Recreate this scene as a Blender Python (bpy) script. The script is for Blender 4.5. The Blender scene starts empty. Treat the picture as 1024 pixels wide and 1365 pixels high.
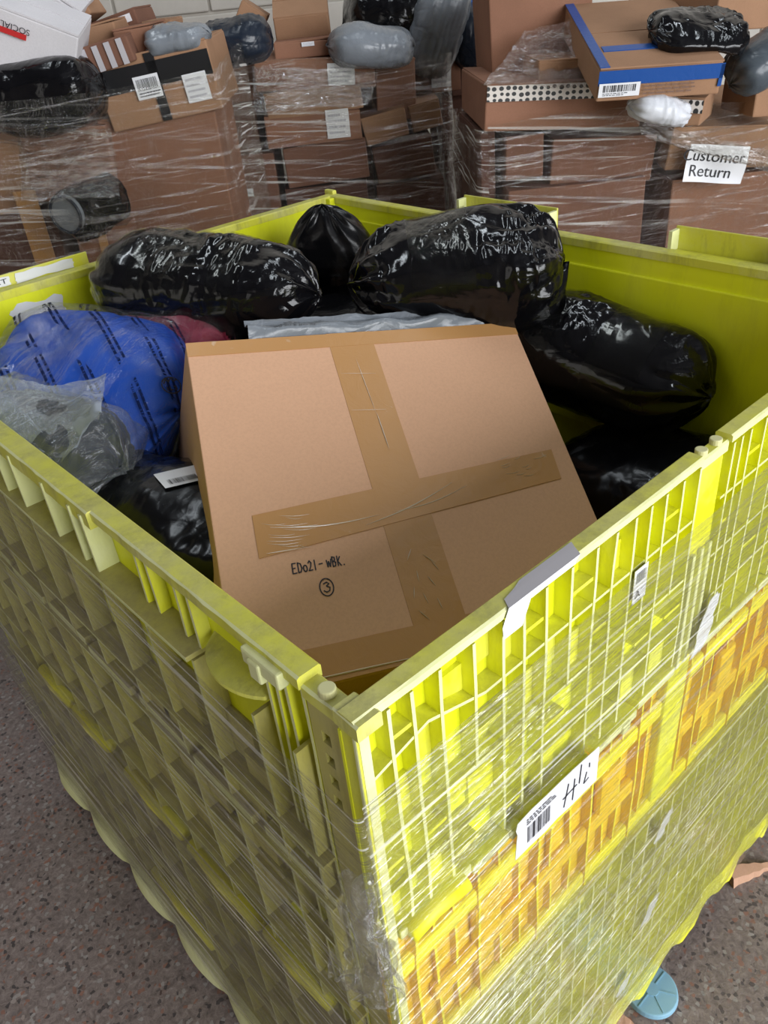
import bpy, bmesh, math, random
from mathutils import Vector, Matrix, noise
from mathutils.bvhtree import BVHTree
random.seed(7)
SC = bpy.context.scene
COL = SC.collection
V = Vector

# ---------------------------------------------------------------- camera
YAW, PITCH, ROLL = 0.880547, 0.586110, 0.104796
CAM = V((-0.20458, -0.30112, 1.54274))
F = 1080.97
_f = V((math.cos(PITCH)*math.cos(YAW), math.cos(PITCH)*math.sin(YAW), -math.sin(PITCH)))
_r = _f.cross(V((0, 0, 1))).normalized()
_d = _f.cross(_r)
_cr, _sr = math.cos(ROLL), math.sin(ROLL)
_r2 = _cr*_r + _sr*_d
_d2 = -_sr*_r + _cr*_d
cd = bpy.data.cameras.new('camera'); cam = bpy.data.objects.new('camera', cd); COL.objects.link(cam)
cam.matrix_world = Matrix(((_r2.x, -_d2.x, -_f.x, CAM.x), (_r2.y, -_d2.y, -_f.y, CAM.y), (_r2.z, -_d2.z, -_f.z, CAM.z), (0, 0, 0, 1)))
cd.sensor_fit = 'HORIZONTAL'; cd.sensor_width = 36; cd.lens = F/1024*36; cd.clip_start = 0.02
SC.camera = cam

# ---------------------------------------------------------------- world, lights, exposure
SC.view_settings.view_transform = 'Standard'
SC.view_settings.look = 'None'
SC.view_settings.gamma = 1.0
SC.view_settings.use_curve_mapping = False
SC.view_settings.exposure = 0.0
w = bpy.data.worlds.new('overcast_sky'); SC.world = w; w.use_nodes = True
w.node_tree.nodes['Background'].inputs[0].default_value = (0.78, 0.88, 1.0, 1)
w.node_tree.nodes['Background'].inputs[1].default_value = 1.2

FW = V((math.cos(YAW), math.sin(YAW), 0)); RT = V((math.sin(YAW), -math.cos(YAW), 0))
def RD(r, d, z): return V((CAM.x, CAM.y, 0)) + RT*r + FW*d + V((0, 0, z))      # room coordinates: across, along, up
AX = Matrix((RT, FW, V((0, 0, 1)))).transposed()                                 # room axes as columns

def area(name, loc, aim, sx, sy, power, color):
    l = bpy.data.lights.new(name, 'AREA'); l.shape = 'RECTANGLE'; l.size = sx; l.size_y = sy
    l.energy = power; l.color = color
    o = bpy.data.objects.new(name, l); COL.objects.link(o); o.location = loc
    o.rotation_euler = (aim-loc).to_track_quat('-Z', 'Y').to_euler()
    return o
area('dock_door_daylight', RD(3.6, -2.9, 2.1), RD(0.3, 1.2, 1.0), 4.4, 3.6, 455, (0.97, 0.98, 1.0))
for _k, _r0 in enumerate((-1.5, .3, 2.1)):      # roof lights above the rear stacks
    area('roof_light', RD(_r0, 2.6, 4.4), RD(_r0, 2.3, 0), .16, 2.2, 18, (0.86, 0.94, 1.0))
area('left_fill_light', RD(-3.3, -0.9, 1.6), RD(0, 1.0, 0.8), 2.6, 2.6, 20, (1.0, 0.97, 0.93))  # fill added to brighten the left side; the left wall has no opening

# ---------------------------------------------------------------- object helpers
def linkm(name, me, parent=None):
    o = bpy.data.objects.new(name, me); COL.objects.link(o)
    if parent is not None: o.parent = parent
    return o
def off(parent):
    p = V((0, 0, 0))
    while parent is not None:
        p += parent.location; parent = parent.parent
    return p
def mesh(name, vs, fs, mat, parent=None, smooth=False, recalc=False, mats=None, midx=None, uv=None):
    d = off(parent)
    me = bpy.data.meshes.new(name)
    me.from_pydata([tuple(V(v)-d) for v in vs], [], fs)
    for m in (mats or [mat]): me.materials.append(m)
    if midx:
        for p, i in zip(me.polygons, midx): p.material_index = i
    if uv:
        l = me.uv_layers.new(name='UVMap')
        for p in me.polygons:
            for li in p.loop_indices: l.data[li].uv = uv[me.loops[li].vertex_index]
    if recalc:
        b = bmesh.new(); b.from_mesh(me); bmesh.ops.recalc_face_normals(b, faces=b.faces); b.to_mesh(me); b.free()
    if smooth:
        for p in me.polygons: p.use_smooth = True
    return linkm(name, me, parent)
def tagt(o, label, cat, group=None, kind=None):
    o['label'] = label; o['category'] = cat
    if group: o['group'] = group
    if kind: o['kind'] = kind
    return o
GROUPS = {'carton': 'brown cartons in the wrapped stacks', 'white_carton': 'white cartons on the left stack', 'black_parcel': 'black parcels piled in the crate', 'parcel_bag': 'plastic bags on the stacks', 'stretch_wrap': 'stretch film wound round crate and stacks', 'film_tail': 'loose film over the stacks', 'wood_splinter': 'wood splinters under the crate'}
def thing(name, label, cat, loc, group=None):
    group = group or GROUPS.get(name)
    o = bpy.data.objects.new(name, None); COL.objects.link(o); o.location = loc; o.empty_display_size = .05
    return tagt(o, label, cat, group)
def struct(o): o['kind'] = 'structure'; return o
BF = [(0, 3, 2, 1), (4, 5, 6, 7), (0, 1, 5, 4), (1, 2, 6, 5), (2, 3, 7, 6), (3, 0, 4, 7)]
class MB:
    def __init__(s): s.v = []; s.f = []; s.m = []
    def hexa(s, c8, m=0, mf=None):                # 8 corners bottom ring then top ring
        n = len(s.v); s.v += [V(c) for c in c8]
        for k, f in enumerate(BF):
            s.f.append(tuple(n+i for i in f)); s.m.append(mf.get(k, m) if mf else m)
    def box(s, c, dim, ax=None, m=0, mf=None):
        ax = ax or Matrix.Identity(3); c = V(c); x, y, z = [a/2 for a in dim]
        s.hexa([c+ax@V(p) for p in [(-x, -y, -z), (x, -y, -z), (x, y, -z), (-x, y, -z), (-x, -y, z), (x, -y, z), (x, y, z), (-x, y, z)]], m, mf)
    def quad(s, a, b, c, d, m=0):
        n = len(s.v); s.v += [V(a), V(b), V(c), V(d)]; s.f.append((n, n+1, n+2, n+3)); s.m.append(m)
    def cyl(s, c, r, h, axis=V((0, 0, 1)), n=20, m=0, r2=None):
        axis = axis.normalized(); a = axis.orthogonal().normalized(); b = axis.cross(a); k = len(s.v); r2 = r if r2 is None else r2
        for z, rr in ((-h/2, r), (h/2, r2)):
            for i in range(n):
                t = 2*math.pi*i/n; s.v.append(V(c)+axis*z+(a*math.cos(t)+b*math.sin(t))*rr)
        for i in range(n):
            j = (i+1) % n; s.f.append((k+i, k+j, k+n+j, k+n+i)); s.m.append(m)
        s.f.append(tuple(k+n-1-i for i in range(n))); s.m.append(m)
        s.f.append(tuple(k+n+i for i in range(n))); s.m.append(m)
    def tube(s, pts, r, n=8, m=0):
        pts = [V(p) for p in pts]; k = len(s.v); a = None
        for i, p in enumerate(pts):
            t = (pts[min(i+1, len(pts)-1)]-pts[max(i-1, 0)]).normalized()
            a = (t.orthogonal() if a is None else a-t*a.dot(t)).normalized(); b = t.cross(a)
            rr = r[i] if isinstance(r, (list, tuple)) else r
            for j in range(n):
                q = 2*math.pi*j/n; s.v.append(p+(a*math.cos(q)+b*math.sin(q))*rr)
        for i in range(len(pts)-1):
            for j in range(n):
                j2 = (j+1) % n; s.f.append((k+i*n+j, k+i*n+j2, k+(i+1)*n+j2, k+(i+1)*n+j)); s.m.append(m)
        s.f.append(tuple(k+n-1-j for j in range(n))); s.m.append(m)
        s.f.append(tuple(k+(len(pts)-1)*n+j for j in range(n))); s.m.append(m)
    def build(s, name, mat, parent=None, smooth=False, bevel=0, mats=None, recalc=True):
        o = mesh(name, s.v, s.f, mat, parent, smooth, recalc, mats, s.m if mats else None)
        if bevel:
            b = o.modifiers.new('bevel', 'BEVEL'); b.width = bevel; b.segments = 2; b.limit_method = 'ANGLE'
        return o

# ---------------------------------------------------------------- materials
def newmat(name):
    m = bpy.data.materials.new(name); m.use_nodes = True
    nt = m.node_tree; b = nt.nodes['Principled BSDF']
    return m, nt, b
def N(nt, t, **kw):
    n = nt.nodes.new(t)
    for k, v in kw.items(): setattr(n, k, v)
    return n
def setin(n, **kw):
    for k, v in kw.items(): n.inputs[k.replace('_', ' ')].default_value = v
def coords(nt, scale=(1, 1, 1), kind='Object', rot=(0, 0, 0)):
    c = N(nt, 'ShaderNodeTexCoord'); mp = N(nt, 'ShaderNodeMapping'); mp.inputs['Scale'].default_value = scale; mp.inputs['Rotation'].default_value = rot
    nt.links.new(c.outputs[kind], mp.inputs[0]); return mp.outputs[0]
def noise_(nt, vec, scale, detail=4, rough=.55, dist=0):
    n = N(nt, 'ShaderNodeTexNoise'); nt.links.new(vec, n.inputs['Vector'])
    n.inputs['Scale'].default_value = scale; n.inputs['Detail'].default_value = detail; n.inputs['Roughness'].default_value = rough; n.inputs['Distortion'].default_value = dist
    return n.outputs['Fac']
def ramp(nt, fac, stops):
    r = N(nt, 'ShaderNodeValToRGB'); nt.links.new(fac, r.inputs[0]); e = r.color_ramp.elements
    while len(e) < len(stops): e.new(.5)
    for k, (p, c) in enumerate(stops):
        e[k].position = p; e[k].color = (c, c, c, 1) if isinstance(c, (int, float)) else (*c, 1)
    return r.outputs[0]
def mix(nt, fac, a, b, blend='MIX'):
    n = N(nt, 'ShaderNodeMix', data_type='RGBA', blend_type=blend)
    for sock, val in ((0, fac), (6, a), (7, b)):
        if isinstance(val, bpy.types.NodeSocket): nt.links.new(val, n.inputs[sock])
        else: n.inputs[sock].default_value = val if sock == 0 else (*val, 1)
    return n.outputs[2]
def math_(nt, op, a, b=0.0, c=None):
    n = N(nt, 'ShaderNodeMath', operation=op)
    for i, val in enumerate((a, b) if c is None else (a, b, c)):
        if isinstance(val, bpy.types.NodeSocket): nt.links.new(val, n.inputs[i])
        else: n.inputs[i].default_value = val
    return n.outputs[0]
def bump(nt, b, h, strength=.3, dist=.01, prev=None):
    n = N(nt, 'ShaderNodeBump'); n.inputs['Strength'].default_value = strength; n.inputs['Distance'].default_value = dist
    nt.links.new(h, n.inputs['Height'])
    if prev is not None: nt.links.new(prev, n.inputs['Normal'])
    if b is not None: nt.links.new(n.outputs[0], b.inputs['Normal'])
    return n.outputs[0]

def m_plain(name, col, rough=.6, spec=.5, metal=0):
    m, nt, b = newmat(name); setin(b, Base_Color=(*col, 1), Roughness=rough, Metallic=metal); b.inputs['Specular IOR Level'].default_value = spec
    return m
def m_plastic(name, col, dirt=(.16, .15, .07), amount=.5, dust=.6, pale=(.62, .64, .33)):
    m, nt, b = newmat(name)
    v = coords(nt)
    n1 = noise_(nt, v, 7, 8, .7); n2 = noise_(nt, v, 55, 4, .7); n3 = noise_(nt, coords(nt, (1, 1, .25)), 22, 6, .75)
    d = ramp(nt, n1, [(.42, 0), (.72, amount)])
    c = mix(nt, d, col, pale)
    d3 = ramp(nt, n3, [(.5, 0), (.78, amount)])
    c = mix(nt, d3, c, dirt)
    g = N(nt, 'ShaderNodeNewGeometry'); s = N(nt, 'ShaderNodeSeparateXYZ'); nt.links.new(g.outputs['Normal'], s.inputs[0])
    up = ramp(nt, s.outputs[2], [(.6, 0), (.9, 1)])
    dd = math_(nt, 'MULTIPLY', up, ramp(nt, n2, [(.3, dust*.35), (.7, dust)]))
    dd = math_(nt, 'MULTIPLY', dd, ramp(nt, n1, [(.3, .4), (.6, 1)]))
    c = mix(nt, dd, c, dirt)
    nt.links.new(c, b.inputs['Base Color'])
    r = ramp(nt, n1, [(.3, .38), (.7, .6)]); nt.links.new(r, b.inputs['Roughness'])
    bump(nt, b, n2, .12, .003)
    return m
M = {}
M['lime'] = m_plastic('lime_plastic', (.80, .80, .010), (.22, .20, .05), .4, .55)
M['lime_in'] = m_plastic('lime_plastic_inner', (.80, .84, .006), (.45, .43, .04), .28, .3, (.80, .80, .10))
M['rim'] = m_plastic('scuffed_rim_plastic', (.66, .65, .05), (.17, .145, .06), .7, .45, (.66, .63, .34))
M['pale'] = m_plastic('worn_pale_plastic', (.72, .74, .34), (.45, .42, .2), .5, .3, (.8, .8, .6))
M['amber'] = m_plastic('amber_plastic', (.80, .52, .001), (.6, .42, .01), .5, .3, (.85, .75, .02))
M['bright'] = m_plastic('bright_yellow_plastic', (.88, .82, .004), (.6, .5, .03), .3, .2)
M['lime_dim'] = m_plastic('dim_lime_plastic', (.50, .45, .11), (.19, .15, .09), .65, .6, (.50, .46, .27))  # same plastic as lime, grime plus left wall's dimmer light put into colour

def m_film(name, uvscale=(1, 1), base=.10, streak=.5, haze=.10, rough=.14, skew=.10, tint=(.93, .93, .9), bumpk=.5, ior=1.5, crinkle=0., hazecol=(.75, .74, .7), lines=0.):
    m, nt, b = newmat(name); nt.nodes.remove(b); out = nt.nodes['Material Output']
    tc = N(nt, 'ShaderNodeTexCoord')
    def mp(sx, sy, rz):
        a = N(nt, 'ShaderNodeMapping'); a.inputs['Rotation'].default_value = (0, 0, rz); a.inputs['Scale'].default_value = (1, 1, 1)
        c = N(nt, 'ShaderNodeMapping'); c.inputs['Scale'].default_value = (sx*uvscale[0], sy*uvscale[1], 1)
        nt.links.new(tc.outputs['UV'], a.inputs[0]); nt.links.new(a.outputs[0], c.inputs[0]); return c.outputs[0]
    s1 = noise_(nt, mp(1.1, 95, skew), 1, 4, .6, .3)
    s2 = noise_(nt, mp(2.5, 160, -skew*.6), 1, 3, .6, .2)
    s3 = noise_(nt, mp(5, 14, skew*2), 1, 4, .6, .8)
    patch = noise_(nt, mp(2.2, 5, skew), 1, 3, .6, .4)
    st = math_(nt, 'MULTIPLY', ramp(nt, s1, [(.54, 0), (.62, 1)]), ramp(nt, patch, [(.42, .1), (.66, 1)]))
    st2 = math_(nt, 'MULTIPLY', ramp(nt, s2, [(.55, 0), (.62, .8)]), ramp(nt, patch, [(.35, .25), (.6, 1)]))
    stt = math_(nt, 'MAXIMUM', st, st2)
    h = math_(nt, 'ADD', math_(nt, 'MULTIPLY', s1, .6), math_(nt, 'MULTIPLY', s2, .3))
    h = math_(nt, 'ADD', h, math_(nt, 'MULTIPLY', s3, .9))
    if crinkle:
        vo = N(nt, 'ShaderNodeTexVoronoi', feature='DISTANCE_TO_EDGE'); nt.links.new(mp(22, 30, .5), vo.inputs['Vector']); vo.inputs['Scale'].default_value = 1
        h = math_(nt, 'ADD', h, math_(nt, 'MULTIPLY', noise_(nt, mp(25, 35, .4), 1, 5, .7, 1.5), crinkle))
    bn = bump(nt, None, h, bumpk, .02)
    tr = N(nt, 'ShaderNodeBsdfTransparent'); tr.inputs[0].default_value = (*tint, 1)
    gl = N(nt, 'ShaderNodeBsdfGlossy'); gl.inputs['Roughness'].default_value = rough; gl.inputs['Color'].default_value = (1, 1, 1, 1); nt.links.new(bn, gl.inputs['Normal'])
    df = N(nt, 'ShaderNodeBsdfDiffuse'); df.inputs[0].default_value = (*hazecol, 1)
    fr = N(nt, 'ShaderNodeFresnel'); gg = N(nt, 'ShaderNodeNewGeometry'); nt.links.new(math_(nt, 'ADD', math_(nt, 'MULTIPLY', gg.outputs['Backfacing'], 1/ior-ior), ior), fr.inputs['IOR']); nt.links.new(bn, fr.inputs['Normal'])
    fac = math_(nt, 'ADD', math_(nt, 'MULTIPLY', fr.outputs[0], 1.0), math_(nt, 'MULTIPLY', stt, streak)); 
    fac = math_(nt, 'MINIMUM', math_(nt, 'ADD', fac, base), .85)
    m1 = N(nt, 'ShaderNodeMixShader'); nt.links.new(fac, m1.inputs[0]); nt.links.new(tr.outputs[0], m1.inputs[1]); nt.links.new(gl.outputs[0], m1.inputs[2])
    s4 = noise_(nt, mp(1.6, 150, skew*.7), 1, 2, .5, .25); s5 = noise_(nt, mp(1.1, 3, skew), 1, 3, .6, .5)
    ln = math_(nt, 'MULTIPLY', ramp(nt, s4, [(.60, 0), (.64, 1)]), ramp(nt, s5, [(.45, 0), (.56, 1)]))  # streak highlights and glints drawn into the film as pale diffuse lines
    hz = math_(nt, 'MINIMUM', math_(nt, 'ADD', math_(nt, 'ADD', math_(nt, 'MULTIPLY', stt, haze*1.4), haze), math_(nt, 'MULTIPLY', ln, lines)), .9)
    m2 = N(nt, 'ShaderNodeMixShader'); nt.links.new(hz, m2.inputs[0]); nt.links.new(m1.outputs[0], m2.inputs[1]); nt.links.new(df.outputs[0], m2.inputs[2])
    nt.links.new(m2.outputs[0], out.inputs[0])
    return m
M['film'] = m_film('stretch_film', base=.0, streak=.42, haze=.018, rough=.09, skew=.05, ior=1.3, bumpk=1., lines=.38)
M['film_bg'] = m_film('stretch_film_rear', (1, .55), base=.0, streak=.5, haze=.01, rough=.08, skew=.12, bumpk=1.0, crinkle=1.2, ior=1.22, lines=.55)
M['film2'] = m_film('stretch_film_overlap', base=.0, streak=.42, haze=.008, rough=.08, skew=-.09, ior=1.22, bumpk=1., lines=.95, hazecol=(.72, .68, .62))
M['film_knot'] = m_film('crumpled_film', (3, 1), base=.03, streak=.5, haze=.03, rough=.08, skew=.6, bumpk=1, crinkle=1., lines=.6)
M['clear'] = m_film('clear_poly', (1.3, .12), base=.0, streak=.28, haze=.004, rough=.10, skew=.6, bumpk=.9, crinkle=.9, ior=1.3, lines=.12, tint=(.96, .97, .99))
M['cleargrey'] = m_film('cloudy_poly', (1.3, .12), base=.02, streak=.2, haze=.07, rough=.10, skew=.9, bumpk=.8, crinkle=.7, ior=1.4, hazecol=(.50, .56, .64))
M['flap'] = m_film('cloudy_poly_flap', (2, .3), base=.05, streak=.2, haze=.28, rough=.16, skew=.7, bumpk=.5, crinkle=.4, hazecol=(.55, .62, .72))

def m_bag(name, col=(.0035, .0035, .0045), rough=.13, k=1., scale=1., stretch=(1, 1, 1), spec=.38):
    m, nt, b = newmat(name)
    v = coords(nt, stretch)
    n1 = noise_(nt, v, 11*scale, 3, .5, 1.4); n2 = noise_(nt, coords(nt, (stretch[0], stretch[1]*.5, stretch[2]*1.6), rot=(.5, .3, .9)), 38*scale, 4, .6, 1.5)
    vo = N(nt, 'ShaderNodeTexVoronoi', feature='DISTANCE_TO_EDGE'); nt.links.new(coords(nt, (stretch[0], stretch[1], stretch[2]*1.4)), vo.inputs['Vector']); vo.inputs['Scale'].default_value = 13*scale
    h = math_(nt, 'ADD', math_(nt, 'MULTIPLY', n1, .8), math_(nt, 'MULTIPLY', n2, .12))
    h = math_(nt, 'ADD', h, math_(nt, 'MULTIPLY', ramp(nt, vo.outputs['Distance'], [(0, 0), (.12, 1)]), .18))
    setin(b, Base_Color=(*col, 1), Roughness=rough); b.inputs['Specular IOR Level'].default_value = spec
    nt.links.new(ramp(nt, n1, [(.3, rough*.7), (.7, rough*1.5)]), b.inputs['Roughness'])
    h = math_(nt, 'MULTIPLY', h, ramp(nt, noise_(nt, v, 6, 2), [(.42, .25), (.6, 1)]))
    bump(nt, b, h, .40*k, .02)
    return m
M['black'] = m_bag('black_poly', rough=.11)
M['black2'] = m_bag('black_poly_soft', rough=.22, k=.7, scale=1.0, stretch=(1, 1, .6))
M['navy'] = m_bag('navy_poly', (.012, .018, .03), .3, 1)
M['greypoly'] = m_bag('grey_poly', (.19, .21, .235), .25, .9)
M['whitepoly'] = m_bag('white_poly', (.62, .64, .68), .3, .8)
M['redcloth'] = m_bag('dark_red_cloth', (.28, .015, .05), .6, .8)
M['bluecloth'] = m_bag('blue_cloth', (.004, .075, .46), .5, .5)
M['darkcloth'] = m_bag('dark_grey_cloth', (.012, .016, .022), .5, 1)

def m_tape(name, col, rough=.22, alpha=.85, wr=.3, sc=(1, 1, 1)):
    m, nt, b = newmat(name); v = coords(nt, sc)
    n1 = noise_(nt, v, 30, 5, .6, 1.5); n2 = noise_(nt, v, 9, 3)
    wht = ramp(nt, n1, [(.66, 0), (.71, wr)])
    wht = math_(nt, 'MULTIPLY', wht, ramp(nt, n2, [(.5, 0), (.6, 1)]))
    nt.links.new(mix(nt, wht, col, (.75, .68, .6)), b.inputs['Base Color']); setin(b, Roughness=rough, Alpha=alpha); b.inputs['Specular IOR Level'].default_value = .3
    bump(nt, b, n1, .18, .004)
    return m
M['tape'] = m_tape('brown_parcel_tape', (.54, .285, .105), .32, .86)
M['cleartape'] = m_film('clear_tape', (1, 1), base=.0, streak=.0, haze=.0, rough=.03, bumpk=.35, crinkle=.5, ior=1.14, skew=1.2)
M['blacktape'] = m_plain('black_tape', (.012, .012, .014), .3)
M['bluetape'] = m_tape('blue_tape', (.012, .07, .28), .35, 1, .1)

def m_card(name, col, dark=.75, fib=1):
    m, nt, b = newmat(name); v = coords(nt)
    n1 = noise_(nt, v, 5, 5, .6); n2 = noise_(nt, v, 260, 3, .7); n3 = noise_(nt, coords(nt, (1, 1, 14)), 16, 3, .5)
    c = mix(nt, ramp(nt, n1, [(.3, 0), (.75, 1)]), col, tuple(x*dark for x in col))
    c = mix(nt, ramp(nt, n2, [(.42, 0), (.62, .16*fib)]), c, tuple(x*.62 for x in col))
    nt.links.new(c, b.inputs['Base Color']); setin(b, Roughness=.85); b.inputs['Specular IOR Level'].default_value = .2
    bump(nt, b, n3, .06, .003)
    return m
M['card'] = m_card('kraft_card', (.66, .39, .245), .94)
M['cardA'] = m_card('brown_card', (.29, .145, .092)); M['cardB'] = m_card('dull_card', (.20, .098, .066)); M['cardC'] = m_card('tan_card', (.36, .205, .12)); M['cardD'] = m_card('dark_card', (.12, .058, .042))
M['cardW'] = m_card('white_card', (.66, .64, .66), .85)
M['paper'] = m_plain('white_paper', (.72, .73, .76), .6); M['paperg'] = m_plain('scuffed_grey_sticker', (.42, .40, .42), .6)
M['ink'] = m_plain('black_ink', (.015, .015, .02), .6); M['inkb'] = m_plain('faded_ink', (.17, .1, .07), .8); M['red'] = m_plain('red_print', (.50, .02, .02), .5); M['yel'] = m_plain('yellow_print', (.55, .42, .05), .5)
M['dark'] = m_plain('dark_slot', (.004, .004, .005), .5); M['pin'] = m_plain('pin_plastic', (.62, .60, .30), .5); M['gauge'] = m_plain('faint_print', (.25, .22, .05), .6)
M['wood'] = m_card('splintered_wood', (.55, .33, .22)); M['blueplastic'] = m_plain('light_blue_plastic', (.25, .46, .60), .35)
M['inkblue'] = m_plain('dark_blue_ink', (.01, .02, .07), .5)

def m_perf():
    m, nt, b = newmat('perforated_print'); v = coords(nt, (1, 1, 1), 'UV')
    vo = N(nt, 'ShaderNodeTexVoronoi'); nt.links.new(v, vo.inputs['Vector']); vo.inputs['Scale'].default_value = 1; vo.inputs['Randomness'].default_value = .25
    nt.links.new(mix(nt, ramp(nt, vo.outputs['Distance'], [(.34, 0), (.40, 1)]), (.02, .02, .02), (.62, .57, .52)), b.inputs['Base Color']); setin(b, Roughness=.6)
    return m
M['perf'] = m_perf()
def m_floor():
    m, nt, b = newmat('exposed_aggregate_concrete'); v = coords(nt)
    n1 = noise_(nt, v, 2.2, 6, .6); n2 = noise_(nt, v, 75, 6, .75, .6)
    vo = N(nt, 'ShaderNodeTexVoronoi'); nt.links.new(v, vo.inputs['Vector']); vo.inputs['Scale'].default_value = 150
    sp = N(nt, 'ShaderNodeSeparateColor'); nt.links.new(vo.outputs['Color'], sp.inputs[0])
    c = ramp(nt, n2, [(.28, (.09, .072, .066)), (.48, (.215, .168, .152)), (.62, (.30, .245, .225)), (.78, (.5, .45, .42))])
    c = mix(nt, ramp(nt, sp.outputs[0], [(.93, 0), (.95, .7)]), c, (.30, .12, .07))
    c = mix(nt, ramp(nt, sp.outputs[1], [(.92, 0), (.94, .75)]), c, (.02, .018, .02))
    c = mix(nt, ramp(nt, sp.outputs[2], [(.94, 0), (.96, .6)]), c, (.42, .40, .38))
    c = mix(nt, ramp(nt, n1, [(.35, 0), (.7, .35)]), c, (.11, .09, .09))
    nt.links.new(c, b.inputs['Base Color']); nt.links.new(ramp(nt, n2, [(.3, .75), (.7, .45)]), b.inputs['Roughness'])
    bump(nt, b, n2, .5, .004)
    return m
M['floor'] = m_floor()
def m_paint(name, col):
    m, nt, b = newmat(name); v = coords(nt); n1 = noise_(nt, v, 4, 5, .6); n2 = noise_(nt, v, 60, 4)
    nt.links.new(mix(nt, ramp(nt, n1, [(.35, 0), (.75, .5)]), col, tuple(x*.7 for x in col)), b.inputs['Base Color']); setin(b, Roughness=.7); bump(nt, b, n2, .25, .004)
    return m
M['paint'] = m_paint('cream_wall_paint', (.60, .56, .50)); M['roof'] = m_paint('roof_lining', (.13, .13, .14)); M['grime'] = m_paint('dusty_wall_paint', (.34, .31, .28))

# ---------------------------------------------------------------- room shell
def slab(name, c, dim, mat, parent=None):
    b = MB(); b.box(RD(*c), dim, AX); return b.build(name, mat, parent)
R0, R1, D0, D1, HH = -3.6, 6.4, -3.2, 4.6, 4.6
fl = struct(slab('floor', ((R0+R1)/2, (D0+D1)/2, -.05), (R1-R0+.4, D1-D0+.4, .1), M['floor']))
struct(slab('ceiling', ((R0+R1)/2, (D0+D1)/2, HH+.05), (R1-R0+.4, D1-D0+.4, .1), M['roof']))
wb = struct(slab('wall_back', ((R0+R1)/2, D1+.06, HH/2), (R1-R0+.4, .1, HH), M['paint']))
struct(slab('wall_left', (R0-.05, (D0+D1)/2, HH/2), (.1, D1-D0, HH), M['grime']))
struct(slab('wall_right', (R1+.05, (D0+D1)/2, HH/2), (.1, D1-D0, HH), M['grime']))
wf = struct(slab('wall_front', ((R0+1.3)/2, D0-.05, HH/2), (1.3-R0, .1, HH), M['grime']))
slab('lintel', ((1.3+R1)/2, D0-.05, (3.9+HH)/2), (R1-1.3, .1, HH-3.9), M['grime'], wf)
bm0 = None
for row in range(9):                                 # painted blocks of the back wall, a recessed joint round each
    z = .66+row*.225
    for k in range(12):
        r = -2.6+k*.45+(.225 if row % 2 else 0)
        if bm0 is None:
            b = MB(); b.box((0, 0, 0), (.438, .024, .213)); o = b.build('block', M['paint'], wb, bevel=.006); bm0 = o.data
        else:
            o = linkm('block', bm0, wb); bv = o.modifiers.new('bevel', 'BEVEL'); bv.width = .006; bv.segments = 2
        o.matrix_local = Matrix.Translation(RD(r, D1+.002, z)) @ AX.to_4x4()

# ---------------------------------------------------------------- text, strokes, labels
def text_geo(txt, size):
    cu = bpy.data.curves.new('t', 'FONT'); cu.body = txt; cu.size = size; cu.align_x = 'CENTER'; cu.align_y = 'CENTER'
    o = bpy.data.objects.new('t', cu); COL.objects.link(o); dg = bpy.context.evaluated_depsgraph_get()
    me = bpy.data.meshes.new_from_object(o.evaluated_get(dg)); vs = [v.co.copy() for v in me.vertices]; fs = [tuple(p.vertices) for p in me.polygons]
    bpy.data.objects.remove(o); bpy.data.curves.remove(cu); bpy.data.meshes.remove(me); return vs, fs
def text(name, txt, size, c, ux, uy, mat, parent, sx=1, proj=None):
    vs, fs = text_geo(txt, size); ux = ux.normalized(); uy = uy.normalized()
    pts = [V(c)+ux*v.x*sx+uy*v.y for v in vs]
    if proj: pts = [proj(p) for p in pts]
    return mesh(name, pts, fs, mat, parent)
def ribbon(lines, wd, c, ux, uy, proj=None):
    b = MB()
    for ln in lines:
        for i in range(len(ln)-1):
            a, e = V((*ln[i], 0)), V((*ln[i+1], 0)); t = (e-a)
            if t.length < 1e-9: continue
            t.normalize(); n = V((-t.y, t.x, 0))*wd/2; a = a-t*wd*.3; e = e+t*wd*.3
            q = [a-n, e-n, e+n, a+n]
            q = [V(c)+ux*p.x+uy*p.y for p in q]
            if proj: q = [proj(p) for p in q]
            b.quad(*q)
    return b
def arc(cx, cy, rx, ry, a0, a1, n=14):
    return [(cx+rx*math.cos(math.radians(a0+(a1-a0)*i/n)), cy+ry*math.sin(math.radians(a0+(a1-a0)*i/n))) for i in range(n+1)]
def barcode(c, ux, uy, w_, h_, nrm, parent, seed=1, mat=None, proj=None):
    rnd = random.Random(seed); b = MB(); x = -w_/2
    while x < w_/2:
        t = rnd.choice([.5, .5, 1, 1.5])*w_/45
        q = [V(c)+nrm+ux*(x)+uy*(-h_/2), V(c)+nrm+ux*(x+t)+uy*(-h_/2), V(c)+nrm+ux*(x+t)+uy*(h_/2), V(c)+nrm+ux*x+uy*(h_/2)]
        if proj: q = [proj(p) for p in q]
        b.quad(*q); x += t+rnd.choice([.6, 1, 1.4])*w_/45
    return b.build('barcode', mat or M['ink'], parent, recalc=False)
def lines_print(c, ux, uy, w_, h_, n, nrm, parent, seed=1, mat=None):
    rnd = random.Random(seed); b = MB()
    for i in range(n):
        y = h_/2-h_*(i+.5)/n; x = -w_/2; end = w_/2*rnd.uniform(.2, 1); t = h_/n*.4
        while x < end:
            l = rnd.uniform(.05, .16)*w_; b.quad(*[V(c)+nrm+ux*a+uy*e for a, e in ((x, y-t/2), (x+l, y-t/2), (x+l, y+t/2), (x, y+t/2))]); x += l+w_*.025
    return b.build('print', mat or M['inkb'], parent, recalc=False)
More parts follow.
